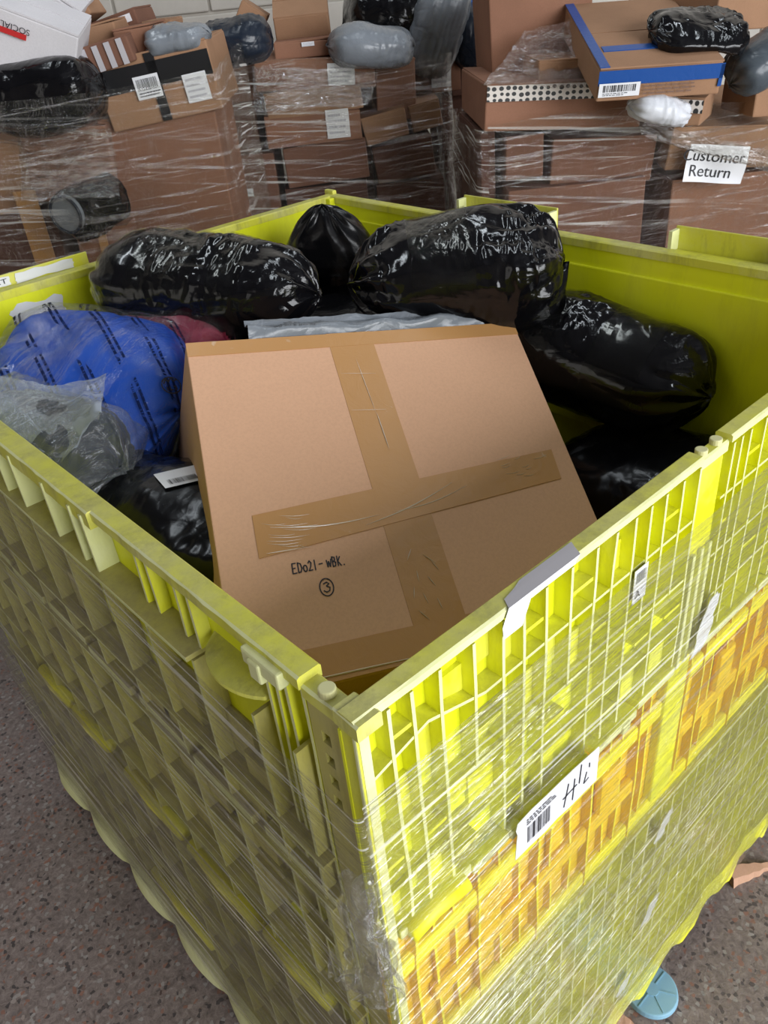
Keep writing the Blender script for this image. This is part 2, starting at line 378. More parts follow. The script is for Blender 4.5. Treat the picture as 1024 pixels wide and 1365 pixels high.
def paper(c, ux, uy, w_, h_, parent, name='label', mat=None, torn=0, seed=1, th=.0006, nrm=None):
    ux = ux.normalized(); uy = uy.normalized(); n = nrm or ux.cross(uy); rnd = random.Random(seed); pts = []
    for (x0, y0), (x1, y1) in zip([(-1, -1), (1, -1), (1, 1), (-1, 1)], [(1, -1), (1, 1), (-1, 1), (-1, -1)]):
        for k in range(6 if torn else 1):
            t = k/(6 if torn else 1); x = x0+(x1-x0)*t; y = y0+(y1-y0)*t
            pts.append((x*w_/2+rnd.uniform(-1, 1)*torn, y*h_/2+rnd.uniform(-1, 1)*torn))
    m_ = len(pts); vs = [V(c)+ux*x+uy*y for x, y in pts]+[V(c)+n*th+ux*x+uy*y for x, y in pts]
    fs = [tuple(range(m_))[::-1], tuple(range(m_, 2*m_))]+[(i, (i+1) % m_, m_+(i+1) % m_, m_+i) for i in range(m_)]
    return mesh(name, vs, fs, mat or M['paper'], parent, recalc=True)

# ---------------------------------------------------------------- the crate
LX, LY, H = .98, 1.2, 1.141
crate = thing('pallet_crate', 'large lime yellow plastic pallet box with ribbed walls, full of wrapped parcels', 'crate', (LX/2, LY/2, 0))
def wc(wall, u, v, z):
    return {'nr': (u, -v, z), 'nl': (-v, u, z), 'fr': (LX+v, u, z), 'fl': (u, LY+v, z)}[wall]
def wbox(b, wall, u0, u1, v0, v1, z0, z1, m=0, front=None):
    c8 = [wc(wall, u, v, z) for z in (z0, z1) for u, v in ((u0, v0), (u1, v0), (u1, v1), (u0, v1))]
    b.hexa(c8, m, {4: front} if front is not None else None)      # face 4 is the outward one
IN = -.020
def holes_panel(b, wall, u0, u1, z0, z1, holes, v0=IN, v1=IN+.003, m=0):
    us = sorted({u0, u1} | {x for h in holes for x in h[:2]}); zs = sorted({z0, z1} | {x for h in holes for x in h[2:]})
    for i in range(len(us)-1):
        for j in range(len(zs)-1):
            cu, cz = (us[i]+us[i+1])/2, (zs[j]+zs[j+1])/2
            if any(h[0] < cu < h[1] and h[2] < cz < h[3] for h in holes): continue
            wbox(b, wall, us[i], us[i+1], v0, v1, zs[j], zs[j+1], m)
def wob(seed, t): return noise.noise(V((seed*3.7, t*9, 0)))
def rib_v(wall, u, z0, z1, depth=0., v0=IN+.002, th=.0032, parent=None, amp=.0025, mats=None, seed=0):
    n = max(2, int((z1-z0)/.035)); vs = []; fs = []; mi = []
    for i in range(n+1):
        z = z0+(z1-z0)*i/n; du = wob(seed+u*17, z)*amp
        vs += [wc(wall, u-th/2, v0, z), wc(wall, u+th/2, v0, z), wc(wall, u+th/2+du, depth, z), wc(wall, u-th/2+du, depth, z)]
    for i in range(n):
        for k in range(4):
            a = i*4+k; c = i*4+(k+1) % 4; fs.append((a, c, c+4, a+4)); mi.append(1 if k == 2 else 0)
    fs += [(0, 1, 2, 3), (n*4, n*4+3, n*4+2, n*4+1)]; mi += [0, 0]
    return mesh('rib', vs, fs, None, parent, recalc=True, mats=mats or [M['lime'], M['pale']], midx=mi)
def rib_h(wall, u0, u1, z, depth=0., v0=IN+.002, th=.0032, parent=None, mats=None, zf=None):
    n = max(1, int((u1-u0)/.06)); vs = []; fs = []; mi = []
    for i in range(n+1):
        u = u0+(u1-u0)*i/n; zz = zf(u) if zf else z
        vs += [wc(wall, u, v0, zz-th/2), wc(wall, u, depth, zz-th/2), wc(wall, u, depth, zz+th/2), wc(wall, u, v0, zz+th/2)]
    for i in range(n):
        for k in range(4):
            a = i*4+k; c = i*4+(k+1) % 4; fs.append((a, c, c+4, a+4)); mi.append(1 if k == 1 else 0)
    fs += [(0, 1, 2, 3), (n*4, n*4+3, n*4+2, n*4+1)]; mi += [0, 0]
    return mesh('rib', vs, fs, None, parent, recalc=True, mats=mats or [M['lime'], M['pale']], midx=mi)

# base deck and feet
b = MB(); b.box((LX/2, LY/2, .13), (LX-.05, LY-.05, .05)); b.build('deck', M['lime_dim'], crate, bevel=.004)
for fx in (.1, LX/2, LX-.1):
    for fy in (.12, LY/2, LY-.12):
        b = MB(); b.box((fx, fy, .055), (.13, .15, .11)); b.build('foot', M['lime_dim'], crate, bevel=.01)

# --- near right wall
pr = MB(); holes_panel(pr, 'nr', 0.0, LX, .86, H-.02, [])
nr = pr.build('side_panel', M['lime_in'], crate)
pl = MB(); holes_panel(pl, 'nr', 0.0, LX, .60, .86, [], IN, IN+.004); lo = pl.build('drop_panel', M['amber'], crate)
pl = MB(); holes_panel(pl, 'nr', 0.0, LX, .10, .60, [], IN, IN+.004); lw = pl.build('lower_panel', M['lime'], crate)
def rimpiece(wall, u0, u1, z=H, wv=(-.018, 0), th=.02, n=24, name='rim', mat='rim', bow=0., lip=0.0, front=None, parent=None, jag=.0012):
    vs = []; fs = []; mi = []
    for i in range(n+1):
        u = u0+(u1-u0)*i/n; t = (u-u0)/(u1-u0); bo = bow*math.sin(math.pi*t); j = noise.noise(V((u*40, z*3, len(wall))))*jag
        for (v, zz) in ((wv[0], z-th), (wv[1]+j, z-th-lip+j), (wv[1]+j, z-.0015), (wv[1]-.002, z), (wv[0]+.002, z), (wv[0], z-.002)):
            vs.append(wc(wall, u, v+bo, zz))
    for i in range(n):
        for k in range(6):
            a = i*6+k; c = i*6+(k+1) % 6; fs.append((a, c, c+6, a+6)); mi.append(1 if k in ((1, 2) if wall != 'nl' else (2,)) else 0)
    fs += [tuple(range(6)), tuple(n*6+5-k for k in range(6))]; mi += [0, 0]
    return mesh(name, vs, fs, None, parent or crate, recalc=True, mats=[M[mat], M['pale']], midx=mi)
rimpiece('nr', 0.0, .437, bow=.001, th=.008, parent=nr)
rimpiece('nr', .437, .49, z=H-.006, wv=(-.0165, -.003), th=.012, n=4, parent=nr)
rimpiece('nr', .49, LX, bow=-.001, th=.008, parent=nr)
for u in (.449, .476):
    b = MB(); b.cyl(wc('nr', u, -.010, H-.004), .006, .008, n=18, r2=.0062); b.build('hinge_pin', M['pin'], nr, bevel=.001)
b = MB(); wbox(b, 'nr', .440, .4865, IN+.002, -.004, .62, H-.02); b.build('hinge_post', M['lime'], nr, bevel=.003)
for u in (.447, .463, .479):
    b = MB(); wbox(b, 'nr', u-.003, u+.003, -.007, .001, .86, 1.02); b.build('hinge_barrel', M['pale'], nr, bevel=.001)
mats_l = [M['lime'], M['pale']]
us = [.030, .052, .080, .1155, .149, .174, .202, .236, .269, .297, .326, .351, .376, .405, .434, .497, .513, .531, .563, .600, .626, .653, .690, .720, .752, .790, .815, .842, .880, .905, .94, .968]
short = {.1155, .236, .351, .405}
for k, u in enumerate(us):
    rib_v('nr', u, (.995 if u in short else .872), H-.011, 0, parent=nr, seed=k, amp=.0045 if u in (.03, .297, .434) else .0018)
b = MB(); wbox(b, 'nr', .0006, .0100, IN, .0020, .125, H-.010, front=1); b.build('corner_edge', None, nr, mats=mats_l, bevel=.0015)
b = MB(); wbox(b, 'nr', LX-.01, LX, IN, .001, .14, H-.012, front=1); b.build('corner_edge', None, nr, mats=mats_l, bevel=.0015)
zs = [1.070, .996, .932]
for zi, z in enumerate(zs):
    rib_h('nr', .004, .437, z, -.0008, parent=nr, zf=(lambda u: 1.070+(.020 if u < .1 else 0)*math.sin(max(0, u)*30)) if zi == 0 else None)
    rib_h('nr', .4865, LX-.01, z, -.0008, parent=nr)
# recessed blocks and part-height shelves that break up the cells
rnd = random.Random(3)
cols = [0.006]+us+[LX-.01]
for i in range(len(cols)-1):
    a, c = cols[i], cols[i+1]
    if .43 < (a+c)/2 < .49: continue
    for j, (zb, zt) in enumerate([(.872, .932), (.932, .996), (.996, 1.07), (1.07, H-.012)]):
        t = (i*2+j*3+(i//3)) % 4; zm = (zb+zt)/2
        if t == 0: b = MB(); wbox(b, 'nr', a, c, IN+.002, -.0125, zb, zm+.004)
        elif t == 2: b = MB(); wbox(b, 'nr', a, c, IN+.002, -.0145, zm-.012, zt)
        elif t == 3: b = MB(); wbox(b, 'nr', a, c, IN+.002, -.002, zm-.004, zm)
        else: continue
        b.build('recess_block', M['lime'], nr)
# bottom ledge of the drop door, broken into steps
b = MB()
for k, (a, c, z) in enumerate([(.012, .10, .866), (.10, .15, .862), (.155, .275, .858), (.285, .36, .856), (.365, .437, .86), (.49, .62, .862), (.63, .75, .858), (.76, .97, .862)]):
    wbox(b, 'nr', a, c, IN, .003+.002*(k % 2), z, z+.013, front=1)
b.build('door_ledge', None, nr, mats=mats_l, bevel=.002)
b = MB(); b.tube([wc('nr', .020, .006, .872), wc('nr', .05, .004, .871), wc('nr', .088, .006, .869)], .0085, 12); b.build('door_handle', M['bright'], nr, smooth=True)
for a, c, z in ((.22, .26, .852), (.15, .165, .868), (.33, .345, .858)):
    b = MB(); wbox(b, 'nr', a, c, -.002, .008, z-.006, z+.008); b.build('latch_tab', M['pale'], nr, bevel=.003)
# amber panel ribs
for k, u in enumerate([.03, .06, .085, .115, .149, .18, .207, .235, .269, .30, .335, .362, .39, .415, .50, .53, .56, .60, .64, .68, .72, .76, .80, .84, .88, .92, .96]):
    rib_v('nr', u, .602, .858, -.008 if k % 3 else -.004, v0=IN+.003, th=.003, parent=lo, seed=40+k, amp=.006, mats=[M['amber'], M['bright']])
for a, c, z, m_ in ((.0, .44, .795, 'bright'), (.05, .40, .70, 'amber'), (.5, .97, .81, 'bright'), (.5, .97, .70, 'amber'), (0, .98, .612, 'bright')):
    b = MB(); wbox(b, 'nr', a, c, IN+.003, -.006, z-.012, z+.014); b.build('cross_bar', M[m_], lo, bevel=.004)
for u in (.13, .34, .60, .84):
    b = MB(); wbox(b, 'nr', u-.02, u+.02, IN+.003, -.004, .71, .78); b.build('latch_pocket', M['amber'], lo, bevel=.006)
# lower lattice and skirt
lat = [.012+.0305*k for k in range(32)]
for k, u in enumerate(lat):
    rib_v('nr', u, .14, .60, -.001, v0=IN+.003, th=.003, parent=lw, seed=90+k, mats=[M['lime'], M['pale']])
for k, z in enumerate([.598, .54, .485, .43, .37, .31, .25, .20, .15]):
    rib_h('nr', .0, LX, z, .001 if k % 3 == 0 else -.001, v0=IN+.003, th=.0035 if k % 3 else .007, parent=lw)
for i in range(31):
    for j in range(7):
        if (i*2+j*3) % 4 == 0:
            b = MB(); wbox(b, 'nr', lat[i], lat[i+1], IN+.003, -.0125, .19+j*.058, .22+j*.058); b.build('recess_block', M['lime'], lw)
vs = []; fs = []
n = 80
for i in range(n+1):
    u = LX*i/n; zb = .082+.016*math.sin(u*46)+.008*math.sin(u*101)
    o_ = .004+.006*abs(math.sin(u*23))
    vs += [wc('nr', u, IN, zb), wc('nr', u, o_, zb), wc('nr', u, o_, .155), wc('nr', u, IN, .155)]
for i in range(n):
    for k in range(4): a = i*4+k; c = i*4+(k+1) % 4; fs.append((a, c, c+4, a+4))
fs += [(0, 1, 2, 3), (n*4+3, n*4+2, n*4+1, n*4)]
mesh('skirt', vs, fs, M['lime'], crate, recalc=True)

# --- near left wall
pr = MB(); holes_panel(pr, 'nl', .045, LY, .10, H-.02, [(.2335, .240, 1.066, 1.128), (.300, .308, 1.066, 1.128)])
nl = pr.build('side_panel', M['lime_in'], crate)
rimpiece('nl', .060, .385, bow=0, th=.012, wv=(-.021, 0), parent=nl)
rimpiece('nl', .385, .70, bow=0, th=.020, wv=(-.021, .004), parent=nl)
rimpiece('nl', .70, LY, bow=0, th=.012, wv=(-.021, 0), parent=nl)
rimpiece('nl', .022, .060, z=H-.008, wv=(-.019, -.002), th=.012, n=4, parent=nl)
rimpiece('nl', -.004, .022, z=H-.001, wv=(-.021, .001), th=.014, n=4, parent=nl)
b = MB(); b.cyl(wc('nl', .040, -.010, H-.006), .0068, .008, n=18, r2=.0066); b.build('hinge_pin', M['pin'], nl, bevel=.001)
b = MB(); wbox(b, 'nl', .078, .125, -.004, .006, H-.022, H-.006); wbox(b, 'nl', .10, .115, -.004, .008, H-.030, H-.01); b.build('latch_tab', M['pale'], nl, bevel=.002)
b = MB(); holes_panel(b, 'nl', .0045, .058, .12, H-.014, [(.036, .046, 1.085-k*.024, 1.097-k*.024) for k in range(4)], -.009, -.003); b.build('corner_post', M['lime_dim'], nl)
b = MB(); wbox(b, 'nl', .046, .058, IN+.001, -.008, .12, H-.02); b.build('post_back', M['lime_dim'], nl)
b = MB(); wbox(b, 'nl', -.001, .004, -.010, .001, .12, H-.014, front=1); b.build('corner_edge', None, nl, mats=mats_l, bevel=.0015)
uy_ = [.062, .085, .099, .112, .223, .2445, .295, .315, .401, .4290, .496, .586, .640, .72, .80, .86, .93, 1.0, 1.06, 1.12, 1.17]
for k, u in enumerate(uy_):
    deep = u in (.223, .2445, .295, .315)
    rib_v('nl', u, 1.064 if k > 3 else .13, H-.009, -.004 if deep else (.006 if k > 3 else -.003), parent=nl, seed=200+k, th=.004, amp=.003, mats=[M['pale'], M['pale']] if k > 3 and not deep else None)
for u in (.43, .50, .585, .66):        # ribs under the overhanging lip, flared outwards
    b = MB(); b.hexa([wc('nl', u-.0018, -.018, 1.085), wc('nl', u+.0018, -.018, 1.085), wc('nl', u+.0018, .002, 1.095), wc('nl', u-.0018, .002, 1.095), wc('nl', u-.0018, -.018, 1.13), wc('nl', u+.0018, -.018, 1.13), wc('nl', u+.0018, .003, 1.122), wc('nl', u-.0018, .003, 1.122)]); b.build('lip_rib', M['pale'], nl)
# sloping shelf under the rim and the scooped hand hold
b = MB(); wbox(b, 'nl', .222, LY, IN+.002, .012, 1.058, 1.064, front=1); b.build('shelf', None, nl, mats=[M['lime_dim'], M['pale']], bevel=.001)
vs = []; fs = []
for i in range(15):
    t = i/14; u = .115+.10*t; hgt = 1.082-.0*t; dep = -.016+.028*math.sin(math.pi*min(1, max(0, t)))**.5
    vs += [wc('nl', u, IN+.001, hgt-.004), wc('nl', u, dep, hgt-.010), wc('nl', u, dep, hgt-.006), wc('nl', u, IN+.001, hgt)]
for i in range(14):
    for k in range(4): a = i*4+k; c = i*4+(k+1) % 4; fs.append((a, c, c+4, a+4))
fs += [(0, 1, 2, 3), (59, 58, 57, 56)]
mesh('hand_hold', vs, fs, M['rim'], nl, recalc=True)
# lower lattice of the left wall: deep bays with flared dividers
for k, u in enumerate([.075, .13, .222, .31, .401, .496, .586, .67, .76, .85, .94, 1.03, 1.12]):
    rib_v('nl', u, .14, 1.058, .007, parent=nl, seed=300+k, th=.004, mats=[M['lime_dim'], M['pale']])
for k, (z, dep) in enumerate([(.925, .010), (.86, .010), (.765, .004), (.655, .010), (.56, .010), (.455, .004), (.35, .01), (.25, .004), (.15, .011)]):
    rib_h('nl', .062, LY, z, dep, th=.004, parent=nl, mats=[M['lime_dim'], M['pale']])
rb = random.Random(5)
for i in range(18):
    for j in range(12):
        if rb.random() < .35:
            u = .131+.0455*i+.0*j; z = .16+j*.07; b = MB(); wbox(b, 'nl', u, u+.056, IN+.002, rb.choice([-.002, -.009]), z, z+rb.choice([.03, .055])); b.build('recess_block', M['lime_dim'], nl)
for a, c, z in ((.12, .24, .60), (.26, .42, .585), (.44, .60, .585), (.66, .78, .585), (.80, .92, .58), (.14, .30, .20), (.5, .7, .22)):
    b = MB(); b.tube([wc('nl', a, .004, z), wc('nl', (a+c)/2, .008, z), wc('nl', c, .004, z)], .010, 10); b.build('hinge_bar', M['bright'], nl, smooth=True)
b = MB()
for k in range(9):
    a = .06+k*.125; wbox(b, 'nl', a, a+.11, IN, .006+.003*(k % 2), .86, .874, front=1)
b.build('door_ledge', None, nl, mats=[M['lime_dim'], M['pale']], bevel=.002)
vs = []; fs = []; n = 90
for i in range(n+1):
    u = LY*i/n; zb = .020+.020*abs(math.sin(u*17)); o_ = .008+.016*abs(math.sin(u*17+.5))
    vs += [wc('nl', u, IN, zb), wc('nl', u, o_, zb), wc('nl', u, o_*.4, .14), wc('nl', u, IN, .14)]
for i in range(n):
    for k in range(4): a = i*4+k; c = i*4+(k+1) % 4; fs.append((a, c, c+4, a+4))
fs += [(0, 1, 2, 3), (n*4+3, n*4+2, n*4+1, n*4)]
mesh('skirt', vs, fs, M['pale'], crate, recalc=True)

# --- far walls
pr = MB(); holes_panel(pr, 'fr', 0, LY, .12, H-.01, [(.935, .947, 1.05, 1.118), (.890, .902, 1.05, 1.112)]); fr = pr.build('side_panel', M['lime_in'], crate)
b = MB(); wbox(b, 'fr', .95, 1.155, IN-.003, IN+.001, .8, 1.10); b.build('raised_panel', M['lime_in'], fr, bevel=.002)
b = MB(); wbox(b, 'fr', .08, .86, IN-.004, IN+.001, .8, 1.098); b.build('raised_panel', M['lime_in'], fr, bevel=.003)
rimpiece('fr', 0, LY-.02, bow=0.0, th=.014, wv=(-.022, .002), parent=fr)
for a, c in ((.595, .815), (.0, .365)):
    t = MB(); wbox(t, 'fr', a, c, .018, .022, 1.09, 1.172); lp = t.build('label_holder', M['rim'], fr, bevel=.001)
    for u in (a, (a+c)/2, c-.006): t = MB(); wbox(t, 'fr', u, u+.006, -.003, .019, 1.13, 1.168); t.build('holder_rib', M['pale'], lp)
    t = MB(); wbox(t, 'fr', a, c, -.003, .020, 1.130, 1.137); t.build('holder_floor', M['rim'], lp)
for k in range(12):
    rib_v('fr', .05+k*.1, .14, 1.12, 0, parent=fr, seed=400+k, mats=[M['lime_dim'], M['pale']])
pr = MB(); holes_panel(pr, 'fl', 0, LX, .12, H-.01, []); fa = pr.build('side_panel', M['lime_in'], crate)
rimpiece('fl', 0.02, LX, bow=0, th=.014, wv=(-.022, .002), parent=fa)
b = MB(); wbox(b, 'fl', .40, .44, IN-.004, IN+.002, .8, 1.125); b.build('raised_panel', M['lime_in'], fa, bevel=.003)
t = MB(); wbox(t, 'fl', .16, .40, .018, .022, 1.09, 1.158); lp = t.build('label_holder', M['rim'], fa, bevel=.001)
t = MB(); wbox(t, 'fl', .16, .40, -.003, .020, 1.132, 1.137); t.build('holder_floor', M['rim'], lp)
X, Z = V((1, 0, 0)), V((0, 0, 1))
p1 = paper(wc('fl', .315, .0165, 1.147), X, Z, .11, .016, lp, 'torn_label', torn=.002, seed=4, nrm=V((0, -1, 0)))
p1 = paper(wc('fl', .215, .0165, 1.147), X, Z, .07, .015, lp, 'torn_label', torn=.001, seed=5, nrm=V((0, -1, 0)))
text('printed_word', 'ELECT', .012, V(wc('fl', .218, .0150, 1.147)), X, Z, M['ink'], lp, sx=1.6)
paper(wc('fl', .270, -.0205, 1.096), X, V((.1, 0, 1)), .095, .030, fa, 'torn_label', torn=.005, seed=9, nrm=V((0, -1, 0)))
for k in range(10):
    rib_v('fl', .05+k*.098, .14, 1.12, 0, parent=fa, seed=430+k, mats=[M['lime_dim'], M['pale']])
for k in range(1):      # corner block at the far corner with stud holes
    b = MB(); b.box((LX-.020, LY-.020, 1.075), (.030, .030, .126)); cb = b.build('corner_block', M['lime_in'], crate, bevel=.002)
for k in range(3):
    b = MB(); b.cyl((LX-.0355, LY-.022, 1.115-k*.022), .003, .002, V((1, 0, 0)), 10); b.build('stud_hole', M['gauge'], cb)
b = MB(); b.box((LX-.004, LY-.002, H+.002), (.012, .03, .012)); b.build('corner_cap', M['rim'], crate, bevel=.003)

# --- stickers on the crate
NRM = V((0, -1, 0))
def on_wall(u0, z0, du, dz, name, **k): return paper((u0, -.0045, z0), du, dz, k.pop('w'), k.pop('h'), crate, name, nrm=NRM, **k)
lb = paper((.213, -.0125, .865), V((1, 0, -.03)), V((.02, 0, 1)), .127, .053, crate, 'shipping_label', torn=.0015, seed=3, nrm=NRM)
lb['label'] = 'white shipping label with barcode and handwriting'
barcode(V((.182, -.0135, .862)), X, Z, .034, .024, NRM*.0002, lb, 5)
lines_print(V((.186, -.0135, .882)), X, Z, .045, .010, 3, NRM*.0002, lb, 4, M['ink'])
hw = ribbon([[(-.022, -.018), (-.016, .012)], [(-.008, -.020), (-.006, .010)], [(-.024, -.004), (-.002, -.002)], [(.002, -.004), (.004, .022)], [(.010, -.012), (.014, .002)], [(.011, -.012), (.018, -.010)], [(.018, .006), (.018, .012)]], .0016, V((.243, -.0138, .866)), X, Z)
hw.build('handwriting', M['ink'], lb, recalc=False)
s = paper((.338, -.003, 1.052), X, Z, .022, .040, crate, 'small_sticker', nrm=NRM); barcode(V((.338, -.0037, 1.062)), X, Z, .016, .012, NRM*.0003, s, 8)
text('printed_mark', 'A', .012, V((.334, -.0045, 1.042)), X, Z, M['ink'], s)
s = paper((.484, -.0075, .905), X, V((.3, 0, 1)), .030, .075, crate, 'crumpled_sticker', torn=.005, seed=11, nrm=NRM)
for k, (u, z, w_, h_) in enumerate([(.466, .556, .022, .05), (.468, .350, .028, .05), (.455, .125, .03, .022), (.42, .20, .03, .03)]):
    s = paper((u, -.006, z), X, V((.5, 0, 1)), w_, h_, crate, 'torn_sticker', torn=.004, seed=20+k, nrm=NRM)
mk = ribbon([[(-.02, 0), (-.012, .006), (-.01, -.004)], [(-.006, 0), (.002, .006), (.006, 0)], [(.01, .006), (.012, -.004), (.018, .004)]], .0012, V((.335, .0165, 1.098)), X, Z); mk.build('handwriting', M['ink'], nr, recalc=False)
# grey sticker folded over the rim
vs = []; rr = random.Random(2); prof = [(.013, H+.0008), (.007, H+.0009), (-.0024, H+.0008), (-.0030, H-.012), (-.0030, H-.03)]
for i in range(9):
    u = .145+i*.011
    for k, (y, z) in enumerate(prof):
        if k >= 3: z = H-.001-(.0125 if i < 3 else .002)*(k-2)
        vs.append((u+(.004*(4-k) if k < 3 else 0)+rr.uniform(-.001, .001), y*(1 if k else (.5+.5*min(1, i/2))), z))
fs = [(i*5+k, (i+1)*5+k, (i+1)*5+k+1, i*5+k+1) for i in range(8) for k in range(4)]
mesh('rim_sticker', vs, fs, None, nr, mats=[M['paperg'], M['paper']], midx=[1 if f[0] % 5 >= 2 else 0 for f in fs])['label'] = 'scuffed grey sticker folded over the rim'

# ---------------------------------------------------------------- stretch film round the crate
def film_loop(x0, y0, x1, y1, rad, n):
    pts = []; segs = [((x0+rad, y0), (x1-rad, y0)), ((x1, y0+rad), (x1, y1-rad)), ((x1-rad, y1), (x0+rad, y1)), ((x0, y1-rad), (x0, y0+rad))]
    cs = [((x1-rad, y0+rad), -90), ((x1-rad, y1-rad), 0), ((x0+rad, y1-rad), 90), ((x0+rad, y0+rad), 180)]
    for (a, e), (cc, a0) in zip(segs, cs):
        m_ = max(2, int(n*math.dist(a, e)))
        for i in range(m_): t = i/m_; pts.append((a[0]+(e[0]-a[0])*t, a[1]+(e[1]-a[1])*t))
        for i in range(4): t = math.radians(a0+90*i/4); pts.append((cc[0]+rad*math.cos(t), cc[1]+rad*math.sin(t)))
    return pts
def film_sheet(name, loop, zlo, zhi, nz, mat, parent, to_world=lambda p: p, amp=.002, seed=0, fr_=(3, 30)):
    n = len(loop); cx = sum(p[0] for p in loop)/n; cy = sum(p[1] for p in loop)/n
    per = [0.]
    for i in range(n): per.append(per[-1]+math.dist(loop[i], loop[(i+1) % n]))
    vs = []; uv = []; fs = []
    for j in range(nz+1):
        for i in range(n+1):
            x, y = loop[i % n]; u = per[i]; tj = j/nz; z = zlo(u)+(zhi(u)-zlo(u))*tj
            dx, dy = x-cx, y-cy; l = math.hypot(dx, dy)
            k = amp*(noise.noise(V((x*fr_[0], y*fr_[0], z*fr_[1]+seed)))+.6*noise.noise(V((x*fr_[0]*4, y*fr_[0]*4, z*9+seed))))
            vs.append(to_world(V((x+dx/l*k, y+dy/l*k, z)))); uv.append((u, z))
    for j in range(nz):
        for i in range(n): a = j*(n+1)+i; fs.append((a, a+1, a+n+2, a+n+1))
    return mesh(name, vs, fs, mat, parent, smooth=True, uv=uv)
PER = LX+LY
film = thing('stretch_wrap', 'clear stretch film wound in many layers round the lime yellow crate', 'plastic wrap', (LX/2, LY/2, 0))
film_sheet('film_sheet', film_loop(-.0165, -.010, LX+.012, LY+.012, .006, 60), lambda u: .10+.01*math.sin(u*5), lambda u: 1.071+.006*math.sin(u*2.3+.5), 90, M['film'], film, amp=.002)
film_sheet('film_overlap', film_loop(-.0195, -.0122, LX+.014, LY+.014, .006, 60), lambda u: .09, lambda u: .60+.07*math.sin(u*1.44+1.2), 70, M['film2'], film, amp=.002, seed=5)
# gathered film rope on the near corner
pts = []; rad = []
for i in range(40):
    t = i/39; z = 1.0-.235*t; y = -.012+.008*math.sin(t*5)+(.075*max(0, t-.55)/.45)
    pts.append((-.016-.004*math.sin(t*9), y+.004*math.sin(t*23), z)); rad.append(.0045+.004*abs(math.sin(t*14))+.003*math.sin(t*3.1))
bb = MB(); bb.tube(pts, rad, 14)
kn = bb.build('gathered_strand', M['film_knot'], film, smooth=True)
vs = []; fs = []; uv = []
for i in range(40):
    t = i/39
    for j in range(16):
        s_ = j/15-.5; p = V(pts[i]); q = noise.noise(V((t*9, s_*6, 3)))
        vs.append((p.x-.006+.010*q, p.y+s_*(.035+.03*math.sin(t*3.1))*(1+.5*q), p.z+.010*q)); uv.append((s_, t))
for i in range(39):
    for j in range(15): a = i*16+j; fs.append((a, a+1, a+17, a+16))
mesh('gathered_fold', vs, fs, M['film_knot'], film, smooth=True, uv=uv)

# ---------------------------------------------------------------- soft parcels
def bag_geo(c, ax, up, L, a, bb_, nu=150, nv=112, seed=0, p=4, lump=.012, wr=.006, pleat=.007, end=.35, taper=0., sq=.85, sag=0., offs=0., ur=(-1, 1), vr=(0, 2*math.pi), bend=0.):
    ax = V(ax).normalized(); up = V(up); up = (up-ax*up.dot(ax)).normalized(); sd = ax.cross(up)
    vs = []; uv = []
    closed = vr == (0, 2*math.pi)
    for i in range(nu+1):
        u = ur[0]+(ur[1]-ur[0])*i/nu; au = min(1, abs(u))
        prof = (max(0, 1-au**p))**.5
        wd = a*(end*.75*(1-au**8)+(1-end*.75)*prof)*(1-taper*u); th_ = bb_*(.06*(1-au**10)+.94*prof)*(1-taper*u)
        for j in range(nv+(0 if closed else 1)):
            t = vr[0]+(vr[1]-vr[0])*j/nv; ct, st = math.cos(t), math.sin(t)
            x = math.copysign(abs(ct)**sq, ct)*wd; y = math.copysign(abs(st)**sq, st)*th_
            rd = (sd*ct*bb_+up*st*a).normalized()
            P_ = V((u*L/2, x, y))+V((seed*5.3, seed*1.7, 0))
            k = lump*noise.noise(P_*9)
            r1 = 1-2*abs(noise.noise(V((P_.x*16, P_.y*42, P_.z*42)))); r2 = 1-2*abs(noise.noise(V((P_.x*60+3, P_.y*22, P_.z*22)))); r3 = noise.noise(V((P_.x*30, P_.y*80, P_.z*80+9)))
            mk_ = min(1, max(.12, noise.noise(P_*7)*2.6+.45))
            k += wr*mk_*(.7*r1+.5*max(0, r2)+.35*r3)
            k += pleat*au**3*math.sin(9*t+4*noise.noise(P_*14))*min(1, prof+.3)
            k *= min(1, (1-au)*12+.15)
            q = V(c)+ax*(u*L/2+pleat*1.5*au**6*noise.noise(V((t*3, seed, u))))+sd*x+up*(y+bend*(1-u*u))+rd*(k+offs)
            if q.z < V(c).z: q.z = V(c).z+(q.z-V(c).z)*(1-sag)
            vs.append(q); uv.append((u*L/2, t*(a+bb_)/2))
    m_ = nv if closed else nv+1; fs = []
    for i in range(nu):
        for j in range(nv if closed else nv): j2 = (j+1) % m_ if closed else j+1; fs.append((i*m_+j, i*m_+j2, (i+1)*m_+j2, (i+1)*m_+j))
    if closed: fs += [tuple(range(m_))[::-1], tuple(nu*m_+j for j in range(m_))]
    return vs, fs, uv
def make_bag(name, label, cat, mat, c, ax, up, L, a, b_, group=None, part='wrapper', tapes=(), lite=False, **k):
    if lite: k.setdefault('nu', 60); k.setdefault('nv', 48)
    root = thing(name, label, cat, V(c)-V((0, 0, b_)), group)
    vs, fs, uv = bag_geo(c, ax, up, L, a, b_, **k)
    o = mesh(part, vs, fs, mat, root, smooth=True, uv=uv)
    root_bvh[root.name] = BVHTree.FromPolygons(vs, fs)
    for (u0, u1, v0, v1) in tapes:
        kk = dict(k); kk.update(nu=36, nv=60, offs=k.get('offs', 0)+.0022, ur=(u0, u1), vr=(math.radians(v0), math.radians(v1)))
        vs, fs, uv = bag_geo(c, ax, up, L, a, b_, **kk); mesh('tape', vs, fs, M['cleartape'], root, smooth=True, uv=uv)
    return root, o
root_bvh = {}
